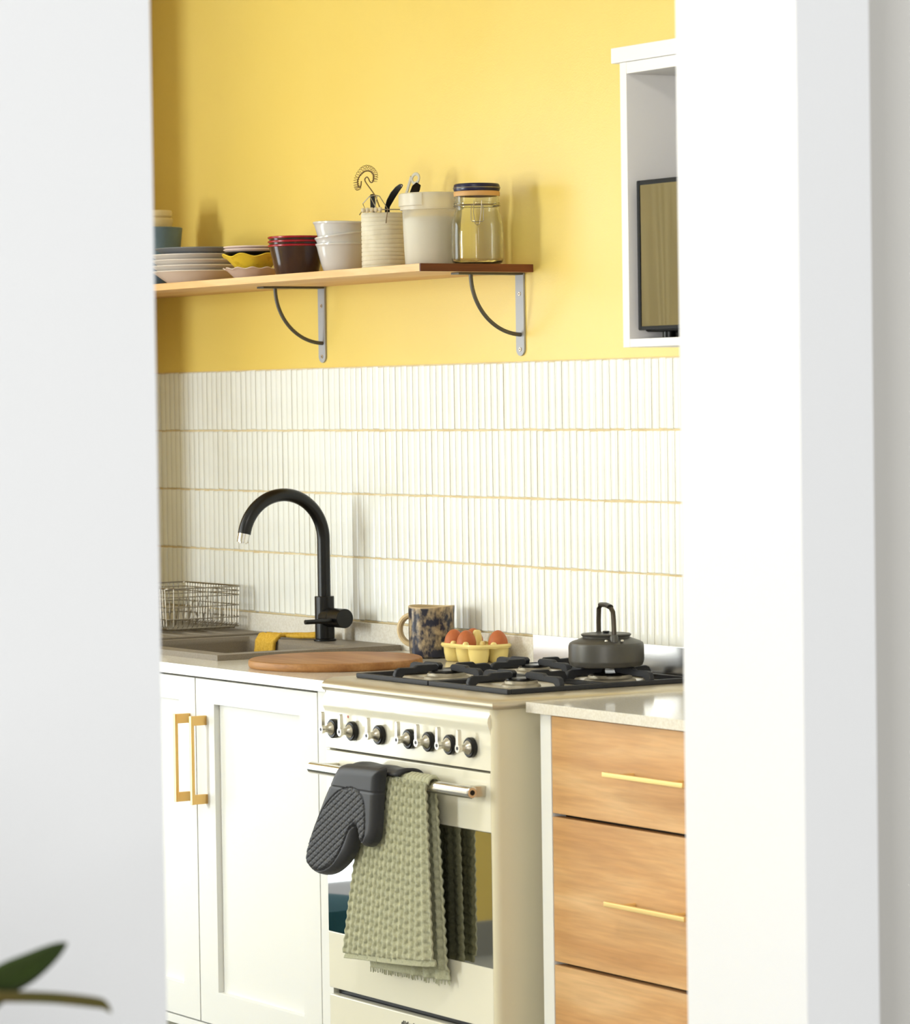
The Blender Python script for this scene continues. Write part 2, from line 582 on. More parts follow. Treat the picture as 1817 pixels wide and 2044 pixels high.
# sink
ZS = .913
sink = thing('sink', (-1.12, -.25, ZC), 'taupe composite inset sink with one bowl and a drainer', 'sink')
so = (-1.63, -.622, -.476, -.027)
sb = ring_slab(so, (bx0, bx1, by0, by1), ZC, ZS)
obj('sink_deck', sb, 'sink', sink, 0)
dp = .735
def rect(x0, x1, y0, y1, z, r=.03, n=5):
    pts = []
    for cx, cy, a in ((x1 - r, y1 - r, 0), (x0 + r, y1 - r, PI / 2), (x0 + r, y0 + r, PI), (x1 - r, y0 + r, 1.5 * PI)):
        for i in range(n):
            t = a + PI / 2 * i / (n - 1)
            pts.append((cx + r * math.cos(t), cy + r * math.sin(t), z))
    return pts
bowl = MB().grid([rect(bx0, bx1, by0, by1, ZS - .0005, .004), rect(bx0, bx1, by0, by1, ZS - .012, .012), rect(bx0 + .004, bx1 - .004, by0 + .004, by1 - .004, dp + .03, .02), rect(bx0 + .012, bx1 - .012, by0 + .012, by1 - .012, dp, .02)], closed_u=True)
bowl.f.append(tuple(len(bowl.v) - 20 + i for i in range(20)))
bo = obj('bowl', bowl, 'sink', sink)
mdf = bo.modifiers.new('thickness', 'SOLIDIFY')
mdf.thickness = .003
mdf.offset = 0
obj('waste', cyl((-.89, -.28, dp), .045, .004, b=.001), 'chrome', sink)
obj('drainer_lip', rbox(-1.160, -1.145, -.45, -.05, ZS - .001, ZS + .005, b=.002), 'sink', sink)
for i in range(6):
    obj('drainer_rib', rbox(-1.60, -1.19, -.43 + .06 * i, -.42 + .06 * i, ZS - .001, ZS + .003, b=.0015), 'sink', sink)

# tap
tx, ty = -.857, -.080
tap = thing('tap', (tx, ty, ZS), 'matt black swan-neck kitchen tap with chrome tip beside the sink', 'tap')
obj('base_ring', cyl((tx, ty, ZS), .0250, .005, b=.001), 'tap_black', tap)
obj('tap_body', cyl((tx, ty, ZS + .005), .0216, .094, b=.001), 'tap_black', tap)
pts = [(tx, ty, 1.008), (tx, ty, 1.07), (tx, ty, 1.138)] + [(tx, ty - .1 + .1 * math.cos(a), 1.138 + .1 * math.sin(a)) for a in [math.radians(i * 5) for i in range(1, 35)]]
obj('spout', MB().tube(pts, .0143, 20), 'tap_black', tap)
d = Vector(pts[-1]) - Vector(pts[-2])
d.normalize()
p0 = Vector(pts[-1])
obj('aerator', MB().tube([p0 - d * .001, p0 + d * .019], .0131, 20).tube([p0 + d * .018, p0 + d * .021], .009, 16), 'chrome', tap)
kn = obj('mixer_knob', cyl((tx + .006, ty, .966), .0212, .036, 0, b=.001).add(*(lambda q: (q.v, q.f))(cyl((tx + .0428, ty, .966), .0212, .046, 0, b=.001))), 'tap_black', tap)
obj('lever', MB().tube([(tx + .067, ty - .012, .961), (tx + .067, ty - .088, .961)], .0052, 12), 'tap_black', kn)

# wire basket on the drainer
bkx1, bkx0, bky0, bky1, bkz0, bkz1 = -1.315, -1.60, -.228, -.040, ZS + .005, 1.016
bk = thing('wire_basket', ((bkx0 + bkx1) / 2, (bky0 + bky1) / 2, bkz0), 'steel wire dish basket standing on the sink drainer', 'basket')


def loop(z, g, r=.018):
    return rect(bkx0 - g, bkx1 + g, bky0 - g, bky1 + g, z, r, 5)


obj('top_rim', MB().tube(loop(bkz1, .003), .0019, 8, closed=True).tube(loop(bkz1 - .010, .002), .0013, 6, closed=True), 'wire', bk)
for f in (.06, .28, .56, .80):
    obj('side_hoop', MB().tube(loop(bkz0 + (bkz1 - bkz0) * f, .0008 + .001 * f), .0014, 6, closed=True), 'wire', bk)
wi = MB()
ny = 14
for i in range(ny):
    y = bky0 + .012 + (bky1 - bky0 - .024) * i / (ny - 1)
    wi.tube([(bkx0 - .003, y, bkz1), (bkx0, y, bkz0 + .012), (bkx0 + .012, y, bkz0 + .0012), (bkx1 - .012, y, bkz0 + .0012), (bkx1, y, bkz0 + .012), (bkx1 + .003, y, bkz1)], .0012, 6)
nx = 21
for i in range(nx):
    x = bkx0 + .012 + (bkx1 - bkx0 - .024) * i / (nx - 1)
    wi.tube([(x, bky0 - .003, bkz1), (x, bky0, bkz0 + .012), (x, bky0 + .012, bkz0 + .0030), (x, bky1 - .012, bkz0 + .0030), (x, bky1, bkz0 + .012), (x, bky1 + .003, bkz1)], .0012, 6)
obj('mesh_wires', wi, 'wire', bk, kind='stuff')
dv = MB()
for i in range(9):
    y = bky0 + .02 + .018 * i
    dv.tube([(-1.46, y, bkz0 + .004), (-1.45, y + .007, bkz1 - .03), (-1.44, y + .014, bkz0 + .004)], .0011, 6)
obj('plate_divider', dv, 'wire', bk, kind='stuff')

# mustard cloth over the basin edge
secs = [((-.889, -.062, .9225), (.0, .020, .004), 0), ((-.935, -.078, .9215), (.010, .026, .004), .002), ((-.98, -.098, .9215), (.026, .022, .002), .003),
        ((-1.012, -.114, .9215), (.040, .010, .0), .002), ((-1.020, -.128, .9195), (.0425, .003, 0), 0), ((-1.024, -.137, .907), (.0425, 0, 0), 0), ((-1.026, -.1385, .885), (.042, 0, 0), 0), ((-1.029, -.1385, .855), (.041, 0, .002), 0)]
def lerp3(a, b, t):
    return tuple(p + (q - p) * t for p, q in zip(a, b))
P = []
for i in range(len(secs) - 1):
    for k in range(6):
        t = k / 6
        c_, h_ = lerp3(secs[i][0], secs[i + 1][0], t), lerp3(secs[i][1], secs[i + 1][1], t)
        P.append([(c_[0] + h_[0] * u, c_[1] + h_[1] * u - .0012 * math.cos(u * 7 + i), c_[2] + h_[2] * u + .0016 * math.sin(u * 6 + i * .6)) for u in [-1 + 2 * j / 14 for j in range(15)]])
cl = obj('dish_cloth', MB().grid(P), 'cloth', None, 60)
tag(cl, 'folded mustard yellow cloth draped into the sink beside the tap', 'cloth')
q = cl.modifiers.new('thickness', 'SOLIDIFY')
q.thickness = .0075
q.offset = 0

# round board
bd = thing('cutting_board', (-.33, -.36, ZC), 'round brown wooden cutting board lying on the worktop', 'cutting board')
pr = [(0, 0), (.174, 0), (.177, .0025), (.178, .006), (.178, .012), (.1765, .0155), (.1735, .0172), (0, .0174)]
bo_ = obj('board', MB().lathe(pr, (-.33, -.36, ZC), 96), 'board_wood', bd)

# mug
mx, my = -.398, -.086
mug = thing('mug', (mx, my, ZC), 'cream clay mug with mottled navy glaze behind the cutting board', 'mug')
MR, MH = .0482, .107


def wob(a, r, z):
    return r * (1 + .012 * math.sin(3 * a + 1) + .006 * math.sin(7 * a + z * 60)), z + (.0016 * math.sin(2 * a + .6) if z > .1 else 0)


obj('cup', MB().lathe([(0, .001), (.040, 0), (.0462, .004), (.0475, .012), (MR, .05), (MR * .995, .08), (MR * 1.015, MH)], (mx, my, ZC), 56, wob), 'mug', mug)
obj('rim_and_inside', MB().lathe([(MR * 1.015, MH - .0015), (MR * 1.01, MH + .0012), (MR * .97, MH + .0016), (MR * .93, MH - .003), (MR * .91, .02), (.03, .008), (0, .008)], (mx, my, ZC), 56, wob), 'mug_clay', mug)
hd = Vector((-.80, -.60, 0)).normalized()
hp = []
for i in range(15):
    a = -PI / 2 + PI * i / 14
    hp.append((mx + hd.x * (MR - .005 + .029 * math.cos(a)), my + hd.y * (MR - .005 + .029 * math.cos(a)), ZC + .058 + .031 * math.sin(a)))
obj('handle', MB().tube(hp, .0062, 10, flat=1.5), 'mug_clay', mug)

# egg tray and eggs
ex, ey = -.2275, -.0850
tray = thing('egg_tray', (ex, ey, ZC), 'pale yellow ceramic egg tray between the mug and the cooker', 'egg tray')
cols, rows_ = (-.047, 0, .047), (-.0235, .0235)
cups = MB()
for cx in cols:
    for cy in rows_:
        cups.lathe([(0, 0), (.0155, 0), (.0185, .003), (.0215, .018), (.0225, .032), (.0195, .034), (.0185, .02), (.013, .008), (0, .006)], (ex + cx, ey + cy, ZC + .0005), 28)
obj('egg_cups', cups, 'tray', tray)
P = [rect(ex - .066, ex + .066, ey - .042, ey + .042, ZC + .0305, .02, 6), rect(ex - .0735, ex + .0735, ey - .0495, ey + .0495, ZC + .0310, .026, 6), rect(ex - .0755, ex + .0755, ey - .0515, ey + .0515, ZC + .0350, .028, 6), rect(ex - .0735, ex + .0735, ey - .0495, ey + .0495, ZC + .0392, .026, 6), rect(ex - .066, ex + .066, ey - .042, ey + .042, ZC + .0385, .02, 6)]
rim = MB().grid(P + [P[0]], closed_u=True)
for dxy in (-.0235, .0235):
    rim.lathe([(.007, .030), (.0065, .040), (.004, .0435), (0, .0445)], (ex + dxy, ey - .040, ZC), 16)
    rim.lathe([(.007, .030), (.0065, .040), (.004, .0435), (0, .0445)], (ex + dxy, ey, ZC), 16)
rim.lathe([(.007, .030), (.0065, .040), (.004, .0430), (0, .044)], (ex + .067, ey, ZC), 16)
obj('rim', rim, 'tray', tray)
hm = MB()
# central grip, tapering upwards
P = []
for z, hw, hy in ((.02, .0105, .012), (.035, .0098, .0115), (.055, .0075, .0095), (.063, .0062, .008), (.0660, .004, .005)):
    P.append(rect(ex + .004 - hw, ex + .004 + hw, ey - hy, ey + hy, ZC + z, min(hw, hy) * .8, 5))
hm.grid(P, closed_u=True)
hm.f.append(tuple(len(hm.v) - 20 + i for i in range(20)))
obj('grip', hm, 'tray', tray)


def egg(cx, cy, label, rz):
    pr = []
    for i in range(17):
        a = PI * i / 16
        z = -math.cos(a)
        r = math.sin(a) * (1 - .10 * z)
        pr.append((max(0, .0204 * r) if 0 < i < 16 else 0, .0262 * z))
    o = obj('egg', MB().lathe(pr, (ex + cx, ey + cy, ZC + .0400), 32), 'egg', None, 60)
    tag(o, label, 'egg', 'eggs in the yellow tray')


egg(cols[0], rows_[0], 'brown egg in the front row, leftmost in the yellow tray', 0)
egg(cols[1], rows_[0], 'brown egg in the front row, just left of the tray grip', 0)
egg(cols[0], rows_[1], 'brown egg half hidden behind the two front eggs', 0)
egg(cols[2], rows_[1], 'brown egg standing alone right of the tray grip', 0)

# ================================================================== COOKER
SX0, SX1, SY, SB = .0, .600, -.577, -.078
st = thing('cooker', (.3, -.33, 0), 'cream freestanding gas cooker with a mirrored oven door and chrome rail', 'cooker')
# body with a rounded front right upright
prof = [(SX0, SB), (SX1 + .003, SB)] + [(SX1 + .003 - .014 * (1 - math.cos(a)), SY + .014 - .014 * math.sin(a)) for a in [PI / 2 * i / 6 for i in range(7)]] + [(SX1 - .0085, SY + .004), (SX1 - .0085, SY + .034), (SX0, SY + .034)]
obj('body', MB().prism(prof, 2, .09, .884), 'enamel_side', st, 40)
obj('dark_cavity', box(SX0 + .004, SX1 - .0088, SY + .020, SY + .0335, .10, .770), 'black', st, 0)
for fx in (.03, .57):
    for fy in (-.54, -.12):
        obj('foot', cyl((fx, fy, 0), .018, .0905), 'black', st)
# control panel with a rolled top
pp = [(SY + .0335, .7735), (SY + .001, .7735), (SY, .7745), (SY, .838), (SY - .0012, .846), (SY - .0045, .853), (SY - .0062, .861), (SY - .0050, .869), (SY - .0010, .875), (SY + .002, .8795), (SY + .002, .8838), (SY + .0335, .8838)]
cp = obj('control_panel', MB().prism(pp, 0, SX0 + .001, SX1 - .009), 'enamel', st, 40)
obj('indicator_lamp', cyl((.088, SY - .0004, .838), .0028, .0012, 1, 12), 'red_lamp', cp)
# hob top with rolled edge
tp = MB()
zb, zt = .8842, .9070
pro = [(0, zb), (-.004, zb + .0008), (-.0085, zb + .005), (-.0100, zb + .0095), (-.0075, zb + .0145), (-.001, zb + .0180), (.010, zb + .0205), (.028, zt)]
lo = []
for off, z in pro:
    lo.append([(SX0 - .004 - off * .5 + .004, SY + off, z), (SX1 + .004 - off, SY + off, z), (SX1 + .004 - off, SB - .004, z), (SX0 - .0 + off * .5, SB - .004, z)])
tp.grid(lo, closed_u=True)
tp.f.append(tuple(len(tp.v) - 4 + i for i in range(4)))
tp.f.append((3, 2, 1, 0))
hob = obj('hob_top', tp, 'hob_steel', st, 50)
obj('splashback', rbox(.0015, SX1, -.096, -.084, .9075, .9685, b=.0015), 'steel', st)

# burners
burn = [(.170, -.405, .036), (.430, -.405, .030), (.170, -.205, .030), (.430, -.205, .040)]
for (x, y, r) in burn:
    b_ = obj('burner_base', MB().lathe([(r * 1.25, 0), (r * 1.2, .004), (r * 1.02, .006), (r, .0105), (r * .96, .0115), (0, .0115)], (x, y, .907), 40, lambda a, rr, z, r=r: (rr * (1 + (.03 * (1 if math.sin(36 * a) > 0 else -1) if .005 < z < .011 else 0)), z)), 'burner', st)
    obj('burner_cap', MB().lathe([(r * .95, .0116), (r * .97, .0135), (r * .92, .0165), (0, .0180)], (x, y, .907), 40), 'black', b_)

# cast iron pan supports: a frame per side with fingers reaching for each burner
ZG = .9325
for gx0, gx1, bi in ((.036, .2985, (0, 2)), (.3015, .572, (1, 3))):
    gy0, gy1 = -.528, -.108
    g = obj('pan_support', MB().rbox(gx0, gx1, gy0, gy0 + .010, .9072, .9165, b=.002).rbox(gx0, gx1, gy1 - .010, gy1, .9072, .9165, b=.002).rbox(gx0, gx0 + .010, gy0 + .0095, gy1 - .0095, .9073, .9164, b=.002).rbox(gx1 - .010, gx1, gy0 + .0095, gy1 - .0095, .9073, .9164, b=.002).rbox(gx0 + .0095, gx1 - .0095, -.311, -.300, .9074, .9163, b=.002), 'iron', st)
    for k in bi:
        bxx, byy, br = burn[k]
        ya, yb = (gy0, -.3055) if byy < -.3 else (-.3055, gy1)

        def finger(p, q):
            """bar from frame point p to inner point q: leg, rising shoulder, bar and a raised resting pad"""
            p, q = Vector((p[0], p[1], 0)), Vector((q[0], q[1], 0))
            dd = (q - p)
            L = dd.length
            dd.normalize()
            side = Vector((-dd.y, dd.x, 0)) * .0052
            out = [(0, .9105), (0, .921), (.004, ZG - .003), (.012, ZG), (L * .45, ZG - .001), (L * .52, ZG + .0035), (L * .94, ZG + .0035), (L, ZG - .001), (L * .97, ZG - .009), (L * .55, ZG - .0105), (.022, ZG - .013), (.012, .9105)]
            vs = [p + dd * a + side + Vector((0, 0, z)) for a, z in out] + [p + dd * a - side + Vector((0, 0, z)) for a, z in out]
            n = len(out)
            fs = [tuple(range(n)), tuple(range(2 * n - 1, n - 1, -1))] + [(i, (i + 1) % n, n + (i + 1) % n, n + i) for i in range(n)]
            o = obj('finger', MB().add(vs, fs), 'iron', g, 30)
            bv = o.modifiers.new('edge', 'BEVEL')
            bv.width = .0016
            bv.segments = 2
        finger((bxx, ya + .005 if ya < -.5 else ya), (bxx, byy - .020))
        finger((bxx, yb - .005 if yb > -.2 else yb), (bxx, byy + .020))
        finger((gx0 + .005, byy), (bxx - .020, byy))
        finger((gx1 - .005, byy), (bxx + .020, byy))

# control knobs
kx = (.040, .110, .211, .319, .388, .461, .531)
for x in kx:
    z = .8125
    k = obj('knob', MB().add(*(lambda q: (q.v, q.f))(cyl((x, SY - .0105, z), .0185, .0106, 1, 32, b=.002))), 'black', st)
    body = MB().lathe([(0, 0), (.0060, 0), (.0062, .005), (.0070, .0085), (.0100, .0125), (.0128, .0155), (.0130, .0175), (0, .0175)], n=28)
    body.v = [(a, cc, -b) for a, b, cc in body.v]
    obj('knob_stem', body.move((x, SY - .0270, z)), 'steel_dull', k)
    lev = MB()
    ring = [(x + .0074 * math.cos(a), z + .0078 * math.sin(a)) for a in [math.radians(t) for t in range(120, 421, 15)]]
    poly = ring + [(x + .0042, z + .0085), (x + .0040, z + .030), (x + .002, z + .0335), (x - .002, z + .0335), (x - .0040, z + .030), (x - .0042, z + .0085)]
    lev.prism(poly, 1, SY - .0335, SY - .0265)
    obj('knob_lever', lev, 'steel', k, 40)
    obj('knob_cap', cyl((x, SY - .0339, z), .0034, .001, 1, 12), 'black', k)

# oven door
DZ0, DZ1, GZ0, GZ1 = .309, .7695, .4185, .6625
dm = MB().rbox(SX0 + .002, SX1 - .0105, SY - .001, SY + .0185, GZ1, DZ1, b=.0022).rbox(SX0 + .002, SX1 - .0105, SY - .001, SY + .0185, DZ0, GZ0, b=.0022)
door = obj('oven_door', dm, 'enamel', st)
obj('door_glass', rbox(SX0 + .002, SX1 - .0105, SY - .0006, SY + .018, GZ0, GZ1, b=.0006), 'mirror_glass', door)
RY, RZ = -.612, .7370
rail = obj('door_rail', MB().add(*(lambda q: (q.v, q.f))(cyl((.005, RY, RZ), .0112, .578, 0, 28, b=.002))), 'steel', door)
obj('rail_end', cyl((.5825, RY, RZ), .0048, .0012, 0, 16), 'black', rail)
for x in (.045, .566):
    obj('rail_bracket', rbox(x - .009, x + .009, RY + .004, SY - .0008, RZ - .010, RZ + .010, b=.0015), 'steel_dull', rail)
# lower drawer with maker's lettering
lowd = obj('storage_drawer', rbox(SX0 + .002, SX1 - .0105, SY - .001, SY + .0185, .105, .2965, b=.003), 'enamel', st)
em = MB()
for i in range(9):
    x = .2675 + .0052 * i
    h = (.017, .020, .020, .018, .020, .017, .017, .018, .020)[i]
    em.prism([(x, .262), (x + .0022, .262), (x + .0022 + .0045, .262 + h), (x + .0045, .262 + h)], 1, SY - .0018, SY - .0009)
obj('lettering', em, 'black', lowd, 0)


# ---- inflated flat shapes
def inside(p, poly):
    x, y = p
    c = False
    n = len(poly)
    for i in range(n):
        x1, y1 = poly[i]
        x2, y2 = poly[i - 1]
        if (y1 > y) != (y2 > y) and x < (x2 - x1) * (y - y1) / (y2 - y1) + x1:
            c = not c
    return c


def near(p, poly):
    best = (9, None)
    for i in range(len(poly)):
        ax, ay = poly[i - 1]
        bx_, by_ = poly[i]
        dx, dy = bx_ - ax, by_ - ay
        L = dx * dx + dy * dy
        t = max(0, min(1, ((p[0] - ax) * dx + (p[1] - ay) * dy) / L)) if L else 0
        qx, qy = ax + dx * t, ay + dy * t
        dd = (p[0] - qx) ** 2 + (p[1] - qy) ** 2
        if dd < best[0]:
            best = (dd, (qx, qy))
    return math.sqrt(best[0]), best[1]


def smooth_poly(p, it=2):
    for _ in range(it):
        q = []
        for i in range(len(p)):
            a, b = p[i], p[(i + 1) % len(p)]
            q += [(a[0] * .75 + b[0] * .25, a[1] * .75 + b[1] * .25), (a[0] * .25 + b[0] * .75, a[1] * .25 + b[1] * .75)]
        p = q
    return p


def mitt_pt(a, b):
    """pattern units of the mitt drawing to metres (x, z) in its hanging plane"""
    return .017686 + .253831e-3 * a - .003918e-3 * b, .767295 + .02333e-3 * a - .12925e-3 * b


YM = -.641
raw = [(640, 200), (700, 172), (900, 190), (1100, 212), (1255, 240), (1262, 300), (1245, 420), (1230, 600), (1222, 800), (1214, 1000), (1206, 1150), (1185, 1270), (1130, 1360), (1050, 1395), (985, 1375), (955, 1310), (945, 1200), (930, 1120), (915, 1120), (905, 1220), (880, 1350), (840, 1480), (775, 1585), (700, 1670), (600, 1755), (500, 1800), (400, 1815), (310, 1792), (235, 1738), (180, 1655), (160, 1560), (172, 1430), (212, 1260), (270, 1080), (330, 930), (390, 765), (470, 560), (545, 400), (590, 290)]
out = smooth_poly([mitt_pt(a, b) for a, b in raw], 1)
raw2 = [(560, 700), (680, 580), (800, 520), (930, 530), (1020, 610), (1070, 740), (1082, 950), (1078, 1180), (1050, 1270), (1005, 1310), (970, 1270), (965, 1180), (955, 1090), (915, 1065), (860, 1095), (820, 1180), (780, 1290), (735, 1400), (680, 1510), (600, 1620), (500, 1700), (390, 1740), (290, 1715), (215, 1640), (195, 1560), (205, 1430), (250, 1290), (330, 1090), (430, 880)]
inn = smooth_poly([mitt_pt(a, b) for a, b in raw2], 1)


def inflate(outline, res, hf, hb, y0):
    xs = [p[0] for p in outline]
    zs = [p[1] for p in outline]
    nx_, nz_ = int((max(xs) - min(xs)) / res) + 3, int((max(zs) - min(zs)) / res) + 3
    x0_, z0_ = min(xs) - res, min(zs) - res
    ins = {}
    for i in range(nx_):
        for j in range(nz_):
            p = (x0_ + i * res, z0_ + j * res)
            if inside(p, outline):
                ins[(i, j)] = p
    cells = [(i, j) for i in range(nx_) for j in range(nz_) if all(k in ins for k in ((i, j), (i + 1, j), (i + 1, j + 1), (i, j + 1)))]
    use = {}
    cnt = {}
    for (i, j) in cells:
        for k in ((i, j), (i + 1, j), (i + 1, j + 1), (i, j + 1)):
            cnt[k] = cnt.get(k, 0) + 1
    front, back = {}, {}
    vs, fs = [], []
    for k, n in cnt.items():
        dd, qn = near(ins[k], outline)
        if n < 4:
            p, dd = qn, 0
            front[k] = back[k] = len(vs)
            vs.append((p[0], y0, p[1]))
        else:
            p = ins[k]
            front[k] = len(vs)
            vs.append((p[0], y0 - hf(p, dd), p[1]))
            back[k] = len(vs)
            vs.append((p[0], y0 + hb(p, dd), p[1]))
    for (i, j) in cells:
        q4 = ((i, j), (i + 1, j), (i + 1, j + 1), (i, j + 1))
        fs.append(tuple(front[k] for k in q4))
        bk_ = tuple(back[k] for k in reversed(q4))
        if len(set(bk_) - set(front[k] for k in q4)) > 0:
            fs.append(bk_)
    return MB().add(vs, fs)


def mitt_front(p, d):
    w_ = .020
    t = min(1, d / w_)
    h = .021 * math.sqrt(max(0, 1 - (1 - t) ** 2))
    di, _q = near(p, inn)
    if inside(p, inn):
        a = (p[0] * .50 - p[1] * .87) / .0105
        b = (p[0] * .80 + p[1] * .60) / .0125
        ga, gb = abs((a % 1) - .5) * 2, abs((b % 1) - .5) * 2
        g_ = max(0, (max(ga, gb) - .66) / .34)
        h += .0014 - .0019 * g_
    if di < .0018:
        h -= .0016
    if p[1] > RZ - .022 and p[1] < RZ - .018:
        h -= .0012
    # crease of the thumb hollow
    return max(0, h)


mitt = thing('oven_mitt', (.16, YM, .53), 'charcoal quilted silicone oven mitt hanging over the oven rail', 'oven mitt')
obj('glove', inflate(out, .0014, mitt_front, lambda p, d: min(.004, d * .3) if p[1] < RZ + .012 else .001, YM), 'silicone', mitt, 60)
# cuff folded over the rail
cx0, cx1 = .1909, .3654
P = []
for i in range(13):
    a = PI * (i / 12)
    P.append([(cx0 + (cx1 - cx0) * j / 10 + .012 * (i / 12), RY - math.cos(a) * .0225, RZ + .013 + .010 * math.sin(a) + .0012 * math.sin(j * 1.4) * math.sin(a)) for j in range(11)])
for z in (.70, .67, .64):
    P.append([(cx0 + (cx1 - cx0) * j / 10 + .014, RY + .0235 + .002 * math.sin(j * .8), z) for j in range(11)])
cf = obj('cuff', MB().grid(P), 'silicone', mitt, 60)
q = cf.modifiers.new('thickness', 'SOLIDIFY')
q.thickness = .007
q.offset = 0

# ---- waffle towel: a front flap in front of the rail, a longer rear flap behind it
tw_ = thing('tea_towel', (.32, RY, .37), 'sage green waffle tea towel hanging from the oven rail', 'towel')
wp = .0180


def waffle(s, t):
    cs, ct = abs(math.cos(PI * s / wp)), abs(math.cos(PI * t / wp))
    a = cs ** 4
    return .0062 * (a + .42 * ct ** 4 * (1 - a))


def flap(tl, tr, bl, br, y_top, y_bot, folds, ns, nt_, waf=True, hem=.012):
    """grid between top edge tl..tr and bottom edge bl..br given as (x, z)"""
    P = []
    for j in range(nt_ + 1):
        t = j / nt_
        row = []
        for i in range(ns + 1):
            s = i / ns
            xt, zt_ = tl[0] + (tr[0] - tl[0]) * s, tl[1] + (tr[1] - tl[1]) * s
            xb, zb_ = bl[0] + (br[0] - bl[0]) * s, bl[1] + (br[1] - bl[1]) * s
            e = t ** .75
            x = xt + (xb - xt) * e
            z = zt_ + (zb_ - zt_) * t
            wid = .288
            ss, tt = s * wid, (zt_ - z)
            x += .0017 * math.sin(2 * PI * tt / wp + PI * round(ss / wp)) * (1 if waf else 0)
            y = y_top + (y_bot - y_top) * t + folds(s, t)
            if waf and (z - zb_) > hem:
                y -= waffle(ss, tt)
            row.append((x, y, z))
        P.append(row)
    return P


YT = RY - .0140
pA, pB = (.2421, .7433), (.4505, .7510)
pC, pD = (.1463, .3877), (.4600, .4096)
ft = flap((pA[0] + .02, RZ + .008), (pB[0], RZ + .008), pC, pD, YT, YT - .004, lambda s, t: .004 * math.sin(5.5 * s + 1.2) * t + .010 * max(0, s - .9) * 10 * (.2 + .8 * t) ** 1, 160, 200)
# over the rail
over = []
for i in range(9):
    a = PI * i / 8
    over.append([(p[0] + .006 * i / 8, RY + math.cos(a) * .0140, RZ + .008 + .0120 * math.sin(a) - .6 * waffle(k / 160 * .288, .0079 + i * .0055)) for k, p in enumerate(ft[0])])
tf = obj('front_flap', MB().grid(over + ft), 'towel', tw_, 70)
q = tf.modifiers.new('thickness', 'SOLIDIFY')
q.thickness = .004
q.offset = 0
YB = RY + .0190
bB, bC, bD = (.4243, .7292), (.1885, .3728), (.4631, .3820)
rb_ = flap((over[0][0][0], RZ + .004), (bB[0] + .015, RZ - .006), bC, bD, RY + .0140, YB - .002, lambda s, t: (.0045 * math.sin(40 * s) if s > .55 else .002 * math.sin(12 * s)) * (.3 + .7 * t), 90, 120, True, .02)
tb = obj('rear_flap', MB().grid(rb_), 'towel', tw_, 70)
q = tb.modifiers.new('thickness', 'SOLIDIFY')
q.thickness = .004
q.offset = 0
# short fringe along the rear hem
fr = MB()
for i in range(46):
    a = rb_[-1][int(i / 45 * 90)]
    fr.tube([a, (a[0] + R.gauss(0, .0008), a[1] + R.gauss(0, .0006), a[2] - .006 - R.random() * .004)], .0011, 5)
obj('fringe', fr, 'towel', tw_, kind='stuff')

# kettle on the rear right burner
kx_, ky_, kz = .445, -.223, ZG + .0038
ke = thing('kettle', (kx_, ky_, kz), 'small grey camping kettle with folding handle on the rear burner', 'kettle')
obj('kettle_body', MB().lathe([(0, .0), (.062, .0), (.0675, .002), (.0700, .008), (.0710, .012), (.0710, .039), (.0690, .0445), (.0640, .0475), (.0470, .0535), (.0445, .0550), (.0440, .0572), (0, .0572)], (kx_, ky_, kz), 64), 'kettle', ke)
lid = obj('kettle_lid', MB().lathe([(.0440, .0555), (.0462, .0575), (.0475, .0600), (.0455, .0615), (.040, .0602), (.020, .0615), (0, .0618)], (kx_, ky_, kz), 56), 'kettle', ke)
obj('lid_knob', MB().lathe([(0, .061), (.006, .0612), (.0055, .063), (.007, .0645), (.006, .066), (0, .0665)], (kx_, ky_, kz), 24), 'black', lid)
nd = (Vector((.85, -.53, 0)) * .052 + Vector((.53, .85, 0)) * .0125)
nr, fa = Vector((kx_, ky_, kz)) + nd, Vector((kx_, ky_, kz)) - nd * .92
hpts = [nr + Vector((0, 0, 0.0480)), nr + Vector((0, 0, 0.0710)), nr * .97 + Vector((kx_, ky_, kz)) * .03 + Vector((0, 0, 0.0890)), nr * .90 + Vector((kx_, ky_, kz)) * .10 + Vector((0, 0, 0.1040)), nr * .80 + fa * .20 + Vector((0, 0, 0.1115)), (nr + fa) / 2 + Vector((0, 0, 0.1140)), nr * .16 + fa * .84 + Vector((0, 0, 0.1125)), nr * .03 + fa * .97 + Vector((0, 0, 0.1060)), fa + Vector((0, 0, 0.0840)), fa + Vector((0, 0, 0.0560))]
kh = obj('kettle_handle', MB().tube(hpts, .0048, 8, flat=.42, up=(.53, .85, 0)), 'kettle_handle', ke, 50)
obj('handle_grip', MB().tube([nr * .78 + fa * .22 + Vector((0, 0, 0.1125)), (nr + fa) / 2 + Vector((0, 0, 0.1152)), nr * .17 + fa * .83 + Vector((0, 0, 0.1138))], .0062, 10, flat=.75, up=(.53, .85, 0)), 'black', kh)
for base_, s_ in ((nr, 1), (fa, -1)):
    br_ = obj('handle_bracket', MB().lathe([(0, 0), (.0085, 0), (.008, .010), (.005, .014), (0, .0145)], tuple(base_ + Vector((0, 0, .048))), 16), 'kettle', ke)
    for s2 in (-1, 1):
        pp_ = base_ + Vector((.53, .85, 0)) * (.0145 * s2) + Vector((.85, -.53, 0)) * .004 * s_ + Vector((0, 0, .0495))
        obj('rivet', MB().lathe([(0, 0), (.0035, .0005), (.003, .003), (0, .004)], tuple(pp_), 12), 'steel_dull', br_)
sd = Vector((-.78, .62, 0)).normalized()
c0 = Vector((kx_, ky_, kz))
obj('spout', MB().tube([c0 + sd * .062 + Vector((0, 0, .030)), c0 + sd * .078 + Vector((0, 0, .038)), c0 + sd * .090 + Vector((0, 0, .050))], [.014, .011, .009], 16), 'kettle', ke)

